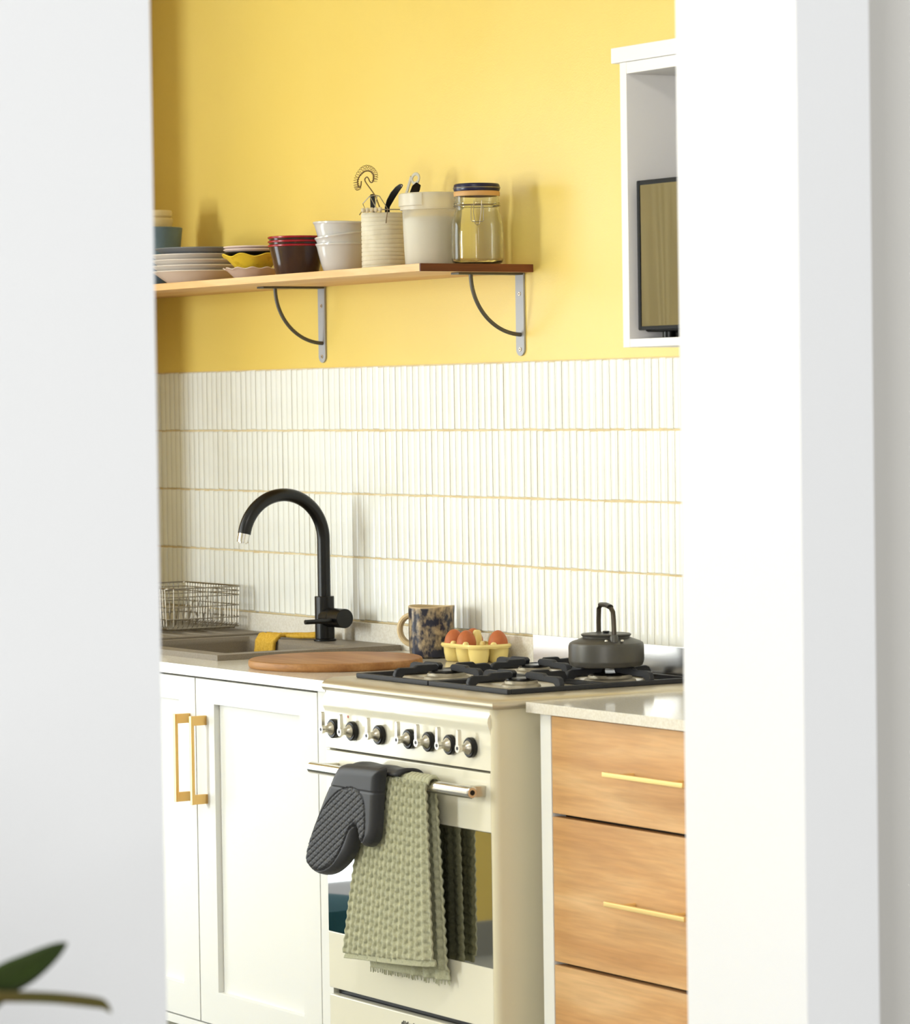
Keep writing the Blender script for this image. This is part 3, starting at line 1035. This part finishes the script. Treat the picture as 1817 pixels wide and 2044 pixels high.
# ================================================================== RIGHT RUN
DYF = -.508
dc = thing('drawer_cabinet', (1.0, -.25, 0), 'wood-fronted drawer cabinet in a white carcass, right of the cooker', 'cabinet')
obj('side_panel', rbox(.648, .6815, DYF, -.02, 0, .8780, b=.001), 'cab_white', dc)
obj('side_panel', rbox(1.334, 1.368, DYF, -.02, 0, .8780, b=.001), 'cab_white', dc)
obj('carcass', box(.6818, 1.3337, DYF + .03, -.03, .09, .877), 'black', dc, 0)
for z0_, z1_, hz in ((.7025, .8755, .790), (.4380, .6960, .566), (.150, .4315, .305)):
    d_ = obj('drawer', rbox(.6835, 1.332, DYF + .0005, DYF + .0205, z0_, z1_, b=.0012), 'drawer_wood', dc)
    hh = MB().rbox(.889, 1.126, DYF - .034, DYF - .0255, hz - .0042, hz + .0042, b=.0012)
    for hx in (.935, 1.08):
        hh.tube([(hx, DYF - .026, hz), (hx, DYF + .001, hz)], .004, 10)
    obj('handle', hh, 'gold', d_)
w2 = thing('worktop', (1.0, -.26, .8785), 'pale quartz worktop on the wooden drawer cabinet', 'worktop')
obj('slab', rbox(.6245, 1.385, -.523, -.0072, .8785, .8975, b=.0012), 'worktop', w2)

# ================================================================== WALL SHELF
SZ0, SZ1, SYF, SXE = 1.698, 1.7135, -.270, -.1229
sh = thing('wall_shelf', (-.95, -.13, SZ0), 'long pale pine wall shelf with a dark stained right end', 'shelf')
obj('board', rbox(XL + .003, SXE - .004, SYF, -.0005, SZ0, SZ1, b=.001), 'shelf_wood', sh)
obj('end_lipping', rbox(SXE - .0045, SXE, SYF - .0002, -.0003, SZ0 - .0002, SZ1 + .0002, b=.0006), 'dark_wood', sh)


def bracket(bx_, label):
    b = thing('shelf_bracket', (bx_, 0, 1.53), label, 'shelf bracket', 'grey brackets under the wall shelf')
    hw = .0150
    prof = [(bx_ - hw, SZ0 - .001), (bx_ - hw, 1.543)] + [(bx_ + hw * math.cos(a), 1.543 + hw * math.sin(a)) for a in [PI + PI * i / 10 for i in range(1, 10)]] + [(bx_ + hw, 1.543), (bx_ + hw, SZ0 - .001)]
    obj('wall_strap', MB().prism(prof, 1, -.0042, -.0003), 'bracket', b, 40)
    obj('shelf_strap', rbox(bx_ - hw, bx_ + hw, -.160, -.0044, SZ0 - .0045, SZ0 - .0003, b=.0008), 'bracket_rod', b)
    obj('curved_rod', MB().tube([(bx_ + .003, -.1235 * math.sin(a), SZ0 - .003 - .1235 * math.cos(a)) for a in [PI / 2 * i / 24 for i in range(25)]][::-1], .0042, 10), 'bracket_rod', b)
    for z in (1.655, 1.5415):
        s_ = obj('screw', cyl((bx_ + .001, -.0058, z), .0042, .0017, 1, 16, b=.0004), 'screw', b)
        obj('screw_recess', cyl((bx_ + .001, -.0062, z), .0017, .0005, 1, 10), 'bracket_rod', s_)


bracket(-.170, 'grey metal shelf bracket below the clip-top glass jar')
bracket(-.982, 'grey metal shelf bracket below the small plates and red-rimmed bowls')


# ---- crockery
def bowl_prof(rb, rt, h, t=.004, foot=.003):
    out_ = []
    for i in range(9):
        k = i / 8
        out_.append((rb + (rt - rb) * k ** .72, foot + (h - foot) * k ** 1.05))
    ins = [(r - t, z + (t * .8 if i == 0 else 0)) for i, (r, z) in enumerate(out_)]
    return [(0, 0), (rb * .92, 0), (rb, foot * .5)] + out_[:-1] + [(rt, h - .004), (rt + .0012, h - .003), (rt + .0012, h), (rt - t * .5, h + t * .3)] + ins[::-1] + [(0, foot + t)]


def straight_prof(rb, rt, h, t=.004):
    return [(0, 0), (rb - .003, 0), (rb, .003), (rt, h - .001), (rt - t * .5, h + .001), (rt - t, h - .001), (rb - t, .007), (0, .006)]


def plate_prof(rf, rr, h, t=.0045):
    return [(0, .001), (rf * .9, 0), (rf, 0), (rf + .004, .004), (rr - .008, h - .006), (rr, h - .002), (rr - .001, h), (rr - .010, h - .003), (rf + .003, t + .004), (0, t + .003)]


SH = SZ1 + .0003
# blue pot and cream cups
px_, py_ = -1.510, -.150
o = obj('deep_bowl', MB().lathe([(0, 0), (.047, 0), (.050, .003), (.060, .06), (.0675, .1385), (.0655, .140), (.063, .138), (.056, .06), (.046, .008), (0, .007)], (px_, py_, SH), 56), 'blue_bowl')
tag(o, 'deep blue-grey bowl at the far left of the shelf', 'bowl')
o = obj('cup', MB().lathe([(0, 0), (.034, 0), (.036, .003), (.041, .115), (.0465, .142), (.0475, .150), (.0465, .1545), (.0435, .1545), (.037, .11), (.031, .008), (0, .007)], (px_ - .003, py_, SH + .0075), 48), 'cream_bowl')
tag(o, 'lower cream stoneware cup nested in the blue-grey bowl', 'cup', 'cream cups in the blue bowl')
o = obj('cup', MB().lathe([(0, 0), (.026, 0), (.028, .003), (.033, .120), (.040, .146), (.0455, .152), (.0462, .160), (.0445, .165), (.041, .165), (.031, .115), (.024, .008), (0, .007)], (px_ - .003, py_, SH + .0150), 48), 'cream_bowl')
tag(o, 'upper cream stoneware cup, top of the stack in the blue-grey bowl', 'cup', 'cream cups in the blue bowl')
# dinner plates
names = ['bottom off-white dinner plate of the large stack', 'second off-white dinner plate from the bottom of the large stack', 'third off-white dinner plate from the bottom of the large stack', 'topmost off-white dinner plate, directly under the grey plate']
for k in range(4):
    o = obj('dinner_plate', MB().lathe(plate_prof(.065, .1070, .0310), (-1.322 + R.gauss(0, .002), -.135 + R.gauss(0, .001), SH + .0126 * k), 72), 'plate_white')
    tag(o, names[k], 'plate', 'stacked dinner plates')
o = obj('dinner_plate', MB().lathe(plate_prof(.060, .1030, .0285, .004), (-1.305, -.138, SH + .0126 * 3 + .0165), 72), 'dark_plate')
tag(o, 'dark grey dinner plate on top of the large plate stack', 'plate', 'stacked dinner plates')
# small stack
qx, qy = -1.040, -.145


def scal(n, amp, zamp):
    def fn(a, r, z):
        k = max(0, (r - .04) / .027)
        return r * (1 + amp * k * math.cos(n * a)), z + zamp * k * math.cos(n * a)
    return fn


o = obj('scalloped_dish', MB().lathe(plate_prof(.036, .0660, .0270), (qx, qy, SH), 96, scal(12, .03, .0018)), 'pink_dish')
tag(o, 'dusty pink scalloped dish at the bottom of the small stack', 'dish')
o = obj('scalloped_dish', MB().lathe(plate_prof(.038, .0690, .0300), (qx, qy + .001, SH + .0260), 96, scal(7, .035, .0032)), 'yellow_dish')
tag(o, 'yellow wavy-edged dish in the middle of the small stack', 'dish')
o = obj('side_plate', MB().lathe(plate_prof(.034, .0640, .0190), (qx - .001, qy, SH + .0440), 64), 'black_plate')
tag(o, 'thin black side plate above the yellow dish', 'plate')
for k, l in enumerate(('lower pale pink side plate of the small stack', 'topmost pale pink side plate of the small stack')):
    o = obj('side_plate', MB().lathe(plate_prof(.036, .0675, .0150, .003), (qx + .003, qy, SH + .0540 + .0062 * k), 64), 'pink_ceramic')
    tag(o, l, 'plate', 'pale pink side plates')
# brown bowls with red rims
for k, l in enumerate(('bottom dark brown bowl with red rim', 'middle dark brown bowl with red rim in its stack', 'top dark brown bowl with red rim in its stack')):
    zb_ = SH + .0090 * k
    t_ = thing('stacking_bowl', (-.828, -.152, zb_), l, 'bowl', 'red-rimmed brown bowls')
    obj('bowl_wall', MB().lathe([(0, 0), (.0440, 0), (.0462, .003), (.0615, .066), (.0595, .067), (.0440, .006), (0, .005)], (-.828, -.152, zb_), 64), 'brown_glaze', t_)
    obj('rim', MB().tube([(-.828 + .0615 * math.cos(a), -.152 + .0615 * math.sin(a), zb_ + .0672) for a in [2 * PI * i / 64 for i in range(64)]], .0024, 8, closed=True), 'red_rim', t_)
# white bowls
for k, (l, dz, tl) in enumerate((('bottom white bowl of the stack behind the red-rimmed bowls', 0, 0), ('middle white bowl, tilted in its stack', .0205, 7), ('top white bowl of the stack beside the ribbed crock', .0455, -1.5))):
    m_ = MB().lathe(bowl_prof(.0390, (.0580, .0605, .0645)[k], .0665, .004), (0, 0, 0), 64)
    m_.xf(Matrix.Translation((-.698 + (.0045 if k == 1 else 0), -.112 + (.007 if k == 1 else 0), SH + dz)) @ Matrix.Rotation(math.radians(tl), 4, Vector((.85, -.53, 0))))
    tag(obj('bowl', m_, 'white_ceramic'), l, 'bowl', 'stacked white bowls')

# ribbed crock with bead handle and utensils
cx_, cy_ = -.504, -.122
ck = thing('utensil_crock', (cx_, cy_, SH), 'ribbed cream crock of utensils with a beaded wire handle', 'crock')
pr = [(0, 0), (.047, 0)]
for i in range(13):
    z = .003 + i * .0090
    pr += [(.0490, z), (.0502, z + .0012), (.0502, z + .0074), (.0490, z + .0086)]
pr += [(.0490, .1215), (.0470, .1225), (.0455, .121), (.0455, .006), (0, .005)]
obj('crock_wall', MB().lathe(pr, (cx_, cy_, SH), 64, lambda a, r, z: (r, z + .0012 * math.sin(a * 1 + z * 90))), 'crock', ck, 50)
rl = Vector((.53, .85, 0))
fd0 = Vector((.85, -.53, 0))
cen = Vector((cx_, cy_, SH)) + Vector((.85, -.53, 0)) * .050
hw_ = [cen + rl * .046 + Vector((-.02, .012, .118)), cen + rl * .040 + Vector((0, 0, .1265)), cen + fd0 * .004 + rl * .0 + Vector((0, 0, .127)), cen + fd0 * .004 - rl * .046 + Vector((0, 0, .1255)), cen - rl * .052 + Vector((-.02, .012, .118))]
wh_ = obj('wire_handle', MB().tube(hw_, .0011, 6), 'wire', ck)
for i in range(5):
    c_ = cen + fd0 * .004 - rl * (.0440 - .0088 * i) + Vector((0, 0, .1258 + .0003 * i))
    bm_ = MB().lathe([(0, -.0044), (.0035, -.0042), (.0050, -.002), (.0052, 0), (.0050, .002), (.0035, .0042), (0, .0044)], n=16)
    bm_.xf(Matrix.Translation(c_) @ Vector((0, 0, 1)).rotation_difference(rl).to_matrix().to_4x4())
    obj('bead', bm_, 'bead', wh_)


def cr3(a, b, y):
    """pattern units of the utensil drawing to metres, at depth y"""
    k, a, b = y + .12, a / 1000, b / 1000
    return Vector((-.66532 + .225281 * a - .003394 * b + k * (-1.701483 + .058106 * a - .000875 * b), y, 1.95644 - .013127 * a - .115839 * b + k * (.134802 - .003386 * a - .029878 * b)))


YU = -.122
stem = [(640, 900), (545, 650), (455, 520), (385, 425), (352, 365), (358, 325), (390, 302), (418, 330), (440, 380), (470, 402), (497, 385), (512, 330), (512, 270), (485, 222), (440, 196), (390, 190), (335, 205), (285, 245), (240, 305), (216, 375), (220, 440), (240, 480), (262, 488), (278, 450), (285, 375)]
base_in = Vector((cx_ + .010, cy_ - .002, SH + .006))
wsk = thing('coil_whisk', tuple(base_in), 'coiled wire whisk with hooked head standing in the crock', 'whisk')
sp = [base_in] + [cr3(a, b, YU) for a, b in stem]


def catmull(p, n=6):
    o_ = []
    for i in range(len(p) - 1):
        a, b, c, d_ = p[max(i - 1, 0)], p[i], p[i + 1], p[min(i + 2, len(p) - 1)]
        for k in range(n):
            t = k / n
            o_.append(.5 * ((2 * b) + (c - a) * t + (2 * a - 5 * b + 4 * c - d_) * t * t + (3 * b - a - 3 * c + d_) * t ** 3))
    o_.append(p[-1])
    return o_


obj('stem', MB().tube([sp[0], sp[1], sp[2]] + catmull(sp[2:], 5), .0014, 8), 'whisk', wsk)
arc = catmull(sp[11:24], 40)
co = MB()
cpts = []
Nn = len(arc)
ctr = cr3(370, 360, YU)
for i in range(Nn - 1):
    ph = 2 * PI * 24 * i / (Nn - 1)
    outw = (arc[i] - ctr)
    outw.normalize()
    cpts.append(arc[i] + outw * (.0058 - .0068 * math.cos(ph)) + Vector((.3, .95, 0)) * .0050 * math.sin(ph))
co.tube(cpts, .0005, 4)
obj('coil', co, 'whisk', wsk, kind='stuff')

# wire masher
wm = thing('wire_masher', (cx_ - .016, cy_, SH + .006), 'thin wire masher head poking out of the crock', 'masher')
L1 = [(345, 870), (313, 785), (440, 650), (550, 632), (620, 650), (690, 760), (770, 880)]
obj('wire_loop', MB().tube([Vector((cx_ - .020, cy_ - .01, SH + .006))] + [cr3(a, b, -.150) for a, b in L1] + [Vector((cx_ - .006, cy_ - .01, SH + .006))], .0010, 6), 'wire', wm)
L2 = [(540, 850), (560, 720), (575, 650)]
obj('wire_strut', MB().tube([Vector((cx_ - .014, cy_ - .01, SH + .006))] + [cr3(a, b, -.150) for a, b in L2], .0010, 6), 'wire', wm)
obj('wire_strut', MB().tube([cr3(540, 830, -.148), cr3(490, 740, -.149), cr3(442, 655, -.150)], .0010, 6), 'wire', wm)


def strip_tool(name, pts, widths, y, mt, label, cat, foot, thick=.0035):
    """flat tool: centreline through crop points with half widths, standing in the crock"""
    t_ = thing(name, tuple(foot), label, cat)
    cl_ = [Vector(foot)] + [cr3(a, b, y) for a, b in pts]
    ws = [.0045] + [w_ / 9.085 / 945 for w_ in widths]
    L, Rr = [], []
    for i, p in enumerate(cl_):
        a, b = cl_[max(i - 1, 0)], cl_[min(i + 1, len(cl_) - 1)]
        tg = (b - a).normalized()
        sd_ = tg.cross(Vector((.85, -.53, 0))).normalized()
        L.append(p + sd_ * ws[i])
        Rr.append(p - sd_ * ws[i])
    dn = Vector((.85, -.53, 0)) * thick
    vs = []
    for a, b in zip(L, Rr):
        vs += [a + dn, b + dn, b - dn, a - dn]
    fs = []
    n = len(L)
    for i in range(n - 1):
        for k in range(4):
            fs.append((4 * i + k, 4 * i + (k + 1) % 4, 4 * i + 4 + (k + 1) % 4, 4 * i + 4 + k))
    fs += [(3, 2, 1, 0), tuple(4 * (n - 1) + k for k in range(4))]
    o_ = obj('handle', MB().add(vs, fs), mt, t_, 50)
    bv = o_.modifiers.new('edge', 'BEVEL')
    bv.width = .0012
    bv.segments = 2
    return t_


F0 = Vector((cx_ + .006, cy_ + .012, SH + .006))
tk = strip_tool('slotted_turner', [(500, 850), (495, 720), (488, 640), (485, 615)], (48, 46, 44, 30), -.118, 'black_soft', 'short black-handled utensil at the left of the crock', 'utensil', Vector((cx_ - .012, cy_ + .010, SH + .006)))
tk = strip_tool('kitchen_knife', [(760, 850), (800, 745), (870, 620), (945, 520), (1005, 462), (1040, 448)], (45, 56, 60, 52, 38, 16), -.120, 'black_soft', 'long curved black handle leaning right out of the crock', 'utensil', Vector((cx_ + .004, cy_ + .004, SH + .006)))
h_ = cr3(1018, 466, -.120) + Vector((.85, -.53, 0)) * .0036
obj('hanging_hole', MB().lathe([(0, 0), (.0012, 0), (.0012, .0008), (0, .0008)], n=10).xf(Matrix.Translation(h_) @ Vector((0, 0, 1)).rotation_difference(Vector((.85, -.53, 0))).to_matrix().to_4x4()), 'screw', tk)
strip_tool('rubber_spatula', [(1150, 760), (1230, 610), (1275, 500), (1320, 425)], (40, 75, 78, 48), -.085, 'black', 'black rubber spatula behind the plastic tub', 'spatula', Vector((cx_ + .016, cy_ + .030, SH + .006)))
# clear spatula handle with hanging loop
cs_ = thing('clear_spatula', (cx_ + .014, cy_ + .028, SH + .006), 'frosted plastic spatula handle with hanging loop above the tub', 'spatula')
cpts2 = [Vector((cx_ + .010, cy_ + .034, SH + .006))] + [cr3(a, b, -.080) for a, b in ((1095, 640), (1150, 440), (1190, 300))]
obj('shaft', MB().tube(cpts2, [.003, .0045, .0042, .0040], 8, flat=.6), 'clear_plastic', cs_)
lp = [cr3(1265 + 62 * math.cos(a) + 10 * math.sin(a), 335 - 85 * math.sin(a), -.080) for a in [2 * PI * i / 24 for i in range(24)]]
obj('hanging_loop', MB().tube(lp, .0035, 8, closed=True, flat=.6), 'clear_plastic', cs_)

# plastic tub of flour
ux, uy = -.310, -.128
tub = thing('storage_tub', (ux, uy, SH), 'milky plastic tub of white flour between the crock and the jar', 'tub')
obj('tub_wall', MB().lathe([(0, 0), (.052, 0), (.0545, .003), (.0575, .070), (.0590, .118), (.0605, .119), (.0605, .121), (.0575, .121), (.0560, .07), (.053, .005), (0, .004)], (ux, uy, SH), 64), 'tub', tub)
obj('flour_fill', MB().lathe([(0, .0045), (.0520, .0050), (.0550, .07), (.0560, .101), (.040, .105), (.015, .103), (0, .104)], (ux, uy, SH), 48), 'flour', tub)
tl_ = obj('tub_lid', MB().lathe([(.0610, .117), (.0635, .1175), (.0638, .146), (.0622, .1520), (.0585, .1525), (.056, .147), (0, .147)], (ux, uy, SH), 64), 'tub_lid', tub)
fd = Vector((.85, -.53, 0))
for ang in (-52,):
    a0 = math.atan2(fd.y, fd.x) + math.radians(ang)
    P = [[(ux + rr_ * math.cos(a0 + da), uy + rr_ * math.sin(a0 + da), SH + z) for da in [math.radians(-36 + 72 * i / 12) for i in range(13)]] for rr_, z in ((.0640, .151), (.0662, .150), (.0665, .126), (.0640, .1245))]
    obj('locking_tab', MB().grid(P), 'tub_lid', tl_)

# clip-top jar
jx, jy = -.180, -.098
jar = thing('glass_jar', (jx, jy, SH), 'empty clip-top glass jar with navy lid at the right end of the shelf', 'jar')
jo = [(0, .001), (.044, 0), (.0505, .004), (.0530, .012), (.0535, .06), (.0528, .082), (.0500, .096), (.0465, .106), (.0455, .112), (.0455, .120), (.0470, .122), (.0470, .1255), (.0455, .127), (.0452, .139)]
ji = [(.0418, .139), (.0420, .112), (.0432, .106), (.0465, .095), (.0495, .081), (.0502, .06), (.0498, .014), (.047, .008), (0, .006)]
obj('jar_glass', MB().lathe(jo + ji, (jx, jy, SH), 64), 'glass', jar)
obj('seal', MB().lathe([(.0400, .1392), (.0465, .1392), (.0470, .1410), (.0475, .1455), (.0462, .1490), (.0400, .1490)], (jx, jy, SH), 64), 'rubber', jar)
ld = obj('jar_lid', MB().lathe([(0, .1492), (.0455, .1492), (.0470, .1512), (.0475, .1580), (.0462, .1628), (.0440, .1645), (.036, .1635), (0, .1632)], (jx, jy, SH), 64), 'navy', jar)
obj('lid_band', MB().tube([(jx + .0478 * math.cos(a), jy + .0478 * math.sin(a), SH + .1560) for a in [2 * PI * i / 64 for i in range(64)]], .0010, 6, closed=True), 'wire', ld)
obj('neck_wire', MB().tube([(jx + .0470 * math.cos(a), jy + .0470 * math.sin(a), SH + .1195) for a in [2 * PI * i / 64 for i in range(64)]], .0010, 6, closed=True), 'wire', jar)
jc = Vector((jx, jy, SH)) + fd * .049
cl1 = [jc + rl * -.006 + Vector((0, 0, .128)), jc + rl * -.0078 + fd * .003 + Vector((0, 0, .105)), jc + rl * -.005 + fd * .0055 + Vector((0, 0, .088)), jc + rl * -.0045 + fd * .006 + Vector((0, 0, .081)), jc + fd * .006 + Vector((0, 0, .0785)), jc + rl * .0045 + fd * .006 + Vector((0, 0, .081)), jc + rl * .005 + fd * .0055 + Vector((0, 0, .088)), jc + rl * .0078 + fd * .003 + Vector((0, 0, .105)), jc + rl * .0090 + Vector((0, 0, .128))]
obj('clip_wire', MB().tube(cl1, .0009, 6), 'wire', jar)
cl2 = [jc + rl * -.011 + Vector((0, 0, .121)), jc + rl * -.0125 + fd * .0035 + Vector((0, 0, .108)), jc + rl * -.0125 + fd * .0055 + Vector((0, 0, .088)), jc + rl * -.010 + fd * .006 + Vector((0, 0, .0855)), jc + rl * .010 + fd * .006 + Vector((0, 0, .0855)), jc + rl * .0125 + fd * .0055 + Vector((0, 0, .088)), jc + rl * .0125 + fd * .0035 + Vector((0, 0, .108)), jc + rl * .011 + Vector((0, 0, .121))]
obj('clip_bail', MB().tube(cl2, .0009, 6), 'wire', jar)

# ================================================================== WALL CABINET AND MICROWAVE
wc = thing('wall_cabinet', (1.0, -.16, 1.53), 'open white wall cabinet with a cornice holding the microwave', 'cabinet')
CY = -.330
obj('side_panel', rbox(.667, .6875, CY, -.0005, 1.5290, 2.040, b=.001), 'cab_shelf', wc)
obj('side_panel', rbox(1.28, 1.30, CY, -.0005, 1.5290, 2.040, b=.001), 'cab_shelf', wc)
obj('bottom_board', rbox(.6877, 1.2798, CY + .0003, -.0007, 1.5292, 1.5440, b=.001), 'cab_shelf', wc)
obj('top_board', rbox(.6877, 1.2798, CY + .0003, -.0007, 2.0190, 2.0398, b=.001), 'cab_shelf', wc)
obj('back_board', box(.6877, 1.2798, -.0065, -.0008, 1.5442, 2.0188), 'cab_shelf', wc, 0)
obj('cornice', rbox(.644, 1.32, CY - .003, -.0005, 2.0402, 2.0680, b=.0015), 'cab_shelf', wc)
mw = thing('microwave', (.96, -.17, 1.5443), 'black-framed microwave with mirrored door in the wall cabinet', 'microwave')
my0 = CY + .006
obj('case', rbox(.7065, 1.20, my0 + .014, -.02, 1.556, 1.826, b=.004), 'micro_black', mw)
f_ = MB().rbox(.7055, .7150, my0, my0 + .0135, 1.5590, 1.8265, b=.002).rbox(1.09, 1.20, my0, my0 + .0135, 1.5590, 1.8265, b=.002).rbox(.7148, 1.0902, my0 + .0002, my0 + .0133, 1.8180, 1.8263, b=.001).rbox(.7148, 1.0902, my0 + .0002, my0 + .0133, 1.5592, 1.5660, b=.001)
fr_ = obj('door_frame', f_, 'micro_black', mw)
gp = []
for i in range(25):
    x = .7145 + (1.0905 - .7145) * i / 24
    gp.append([(x, my0 + .0015 + .0003 * math.sin(i * .9), 1.5655), (x, my0 + .0015 + .0003 * math.sin(i * .9 + 1.4), 1.70), (x, my0 + .0015, 1.8185)])
obj('door_glass', MB().grid(gp), 'micro_glass', fr_, 60)
for x in (.74, 1.16):
    for y in (-.28, -.06):
        obj('foot', cyl((x, y, 1.5443), .012, .0122), 'black', mw)

# ================================================================== NEAR ROOM: PLANT
pxx, pyy = 3.02, -2.98
pl = thing('potted_plant', (pxx, pyy, 0), 'strap-leaved green plant in front of the white wall, lower left', 'plant')
obj('planter', MB().lathe([(0, 0), (.11, 0), (.115, .01), (.15, .60), (.155, .62), (.140, .62), (.135, .58), (0, .575)], (pxx, pyy, 0), 40), 'pot', pl)
obj('soil', MB().lathe([(.134, .585), (.05, .592), (0, .59)], (pxx, pyy, 0), 32), 'soil', pl)


def leaf(pts, hw, mt, nrm):
    cl_ = catmull([Vector(p) for p in pts], 8)
    n = len(cl_)
    P = []
    for i, p in enumerate(cl_):
        t = i / (n - 1)
        a, b = cl_[max(i - 1, 0)], cl_[min(i + 1, n - 1)]
        tg = (b - a).normalized()
        sd_ = tg.cross(Vector(nrm)).normalized()
        up_ = sd_.cross(tg).normalized()
        wd = hw * (min(1, .45 + 1.2 * t) if t < .46 else 1) * max(.02, 1 - max(0, (t - .6) / .4) ** 2.8) 
        P.append([p + sd_ * wd * s + up_ * (.18 * wd * abs(s)) for s in (-1, -.55, 0, .55, 1)])
    o_ = obj('leaf', MB().grid(P), mt, pl, 70)
    q_ = o_.modifiers.new('thickness', 'SOLIDIFY')
    q_.thickness = .0018
    return o_


root = (pxx, pyy + .01, .66)
obj('stem', MB().tube([(pxx, pyy, .58), (pxx + .004, pyy + .004, .66), (pxx, pyy, .74)], [.018, .016, .012], 12), 'leaf', pl)
leaf([root, (3.0, -2.83, .83), (3.0, -2.6851, .8973), (3.0, -2.6502, .9187), (3.0, -2.6202, .9295), (3.0, -2.5831, .9461)], .0195, 'leaf', (.86, -.2, -.5))
leaf([root, (3.02, -2.83, .86), (3.02, -2.6891, .9094), (3.02, -2.6597, .9074), (3.02, -2.6102, .9014), (3.02, -2.5676, .8930), (3.02, -2.556, .8886), (3.02, -2.549, .8805)], .0055, 'leaf_tip', (.9, -.1, -.3))
for a, tilt, L in ((200, .5, .45), (250, .9, .5), (300, .6, .42), (330, 1.0, .35), (160, .9, .3), (225, 1.3, .4)):
    a = math.radians(a)
    dx_, dy_ = math.cos(a), math.sin(a)
    leaf([root, (pxx + dx_ * L * .35, pyy + dy_ * L * .35, .70 + .2 * tilt), (pxx + dx_ * L * .7, pyy + dy_ * L * .7, .72 + .3 * tilt), (pxx + dx_ * L, pyy + dy_ * L, .66 + .25 * tilt)], .02, 'leaf', (0, 0, 1))

# cushion added as stand-in for the teal shape mirrored in the oven glass
fx_, fy_ = -1.33, -1.25
fc = thing('teal_stand_in', (fx_, fy_, 0), 'cushion-shaped dark teal stand-in added to be mirrored in the oven glass', 'cushion')
obj('stand_in_body', MB().lathe([(0, 0), (.18, .0), (.22, .03), (.245, .12), (.23, .22), (.18, .262), (0, .275)], (fx_, fy_, 0), 48), 'teal', fc)
obj('piping', MB().tube([(fx_ + .236 * math.cos(a), fy_ + .236 * math.sin(a), .20) for a in [2 * PI * i / 48 for i in range(48)]], .003, 6, closed=True), 'bead', fc)
# curtain beside the garden door (seen only mirrored in the microwave door)
ct = thing('curtain', (XL + .05, -2.11, .75), 'beige curtain beside the garden door, mirrored in the microwave', 'curtain')
P = []
for j in range(13):
    z = .75 + 1.6 * j / 12
    P.append([(XL + .045 + .022 * math.sin(k * .55 + .25 * math.sin(j * .5)), -2.34 + .46 * k / 80, z) for k in range(81)])
cu = obj('drape', MB().grid(P), 'linen', ct, 70)
q = cu.modifiers.new('thickness', 'SOLIDIFY')
q.thickness = .002
obj('rod', MB().tube([(XL + .045, -2.42, 2.36), (XL + .045, -1.05, 2.36)], .010, 12), 'black', ct)

# unseen lamp added above the frame as fill for the cooker's right side
cl_ = thing('fill_lamp', (1.45, -1.9, 2.64), 'unseen round fill lamp added over the near end of the kitchen', 'lamp')
obj('fill_lamp_base', MB().lathe([(0, .11), (.27, .11), (.275, .10), (.27, .06), (.25, .055), (.25, .09), (0, .09)], (1.45, -1.9, 2.64), 48), 'cab_white', cl_)
lm = area('fill_lamp_light', (1.45, -1.9, 2.69), (0, 0, 0), .46, .46, 19, (1, .97, .93))
lm.data.shape = 'DISK'
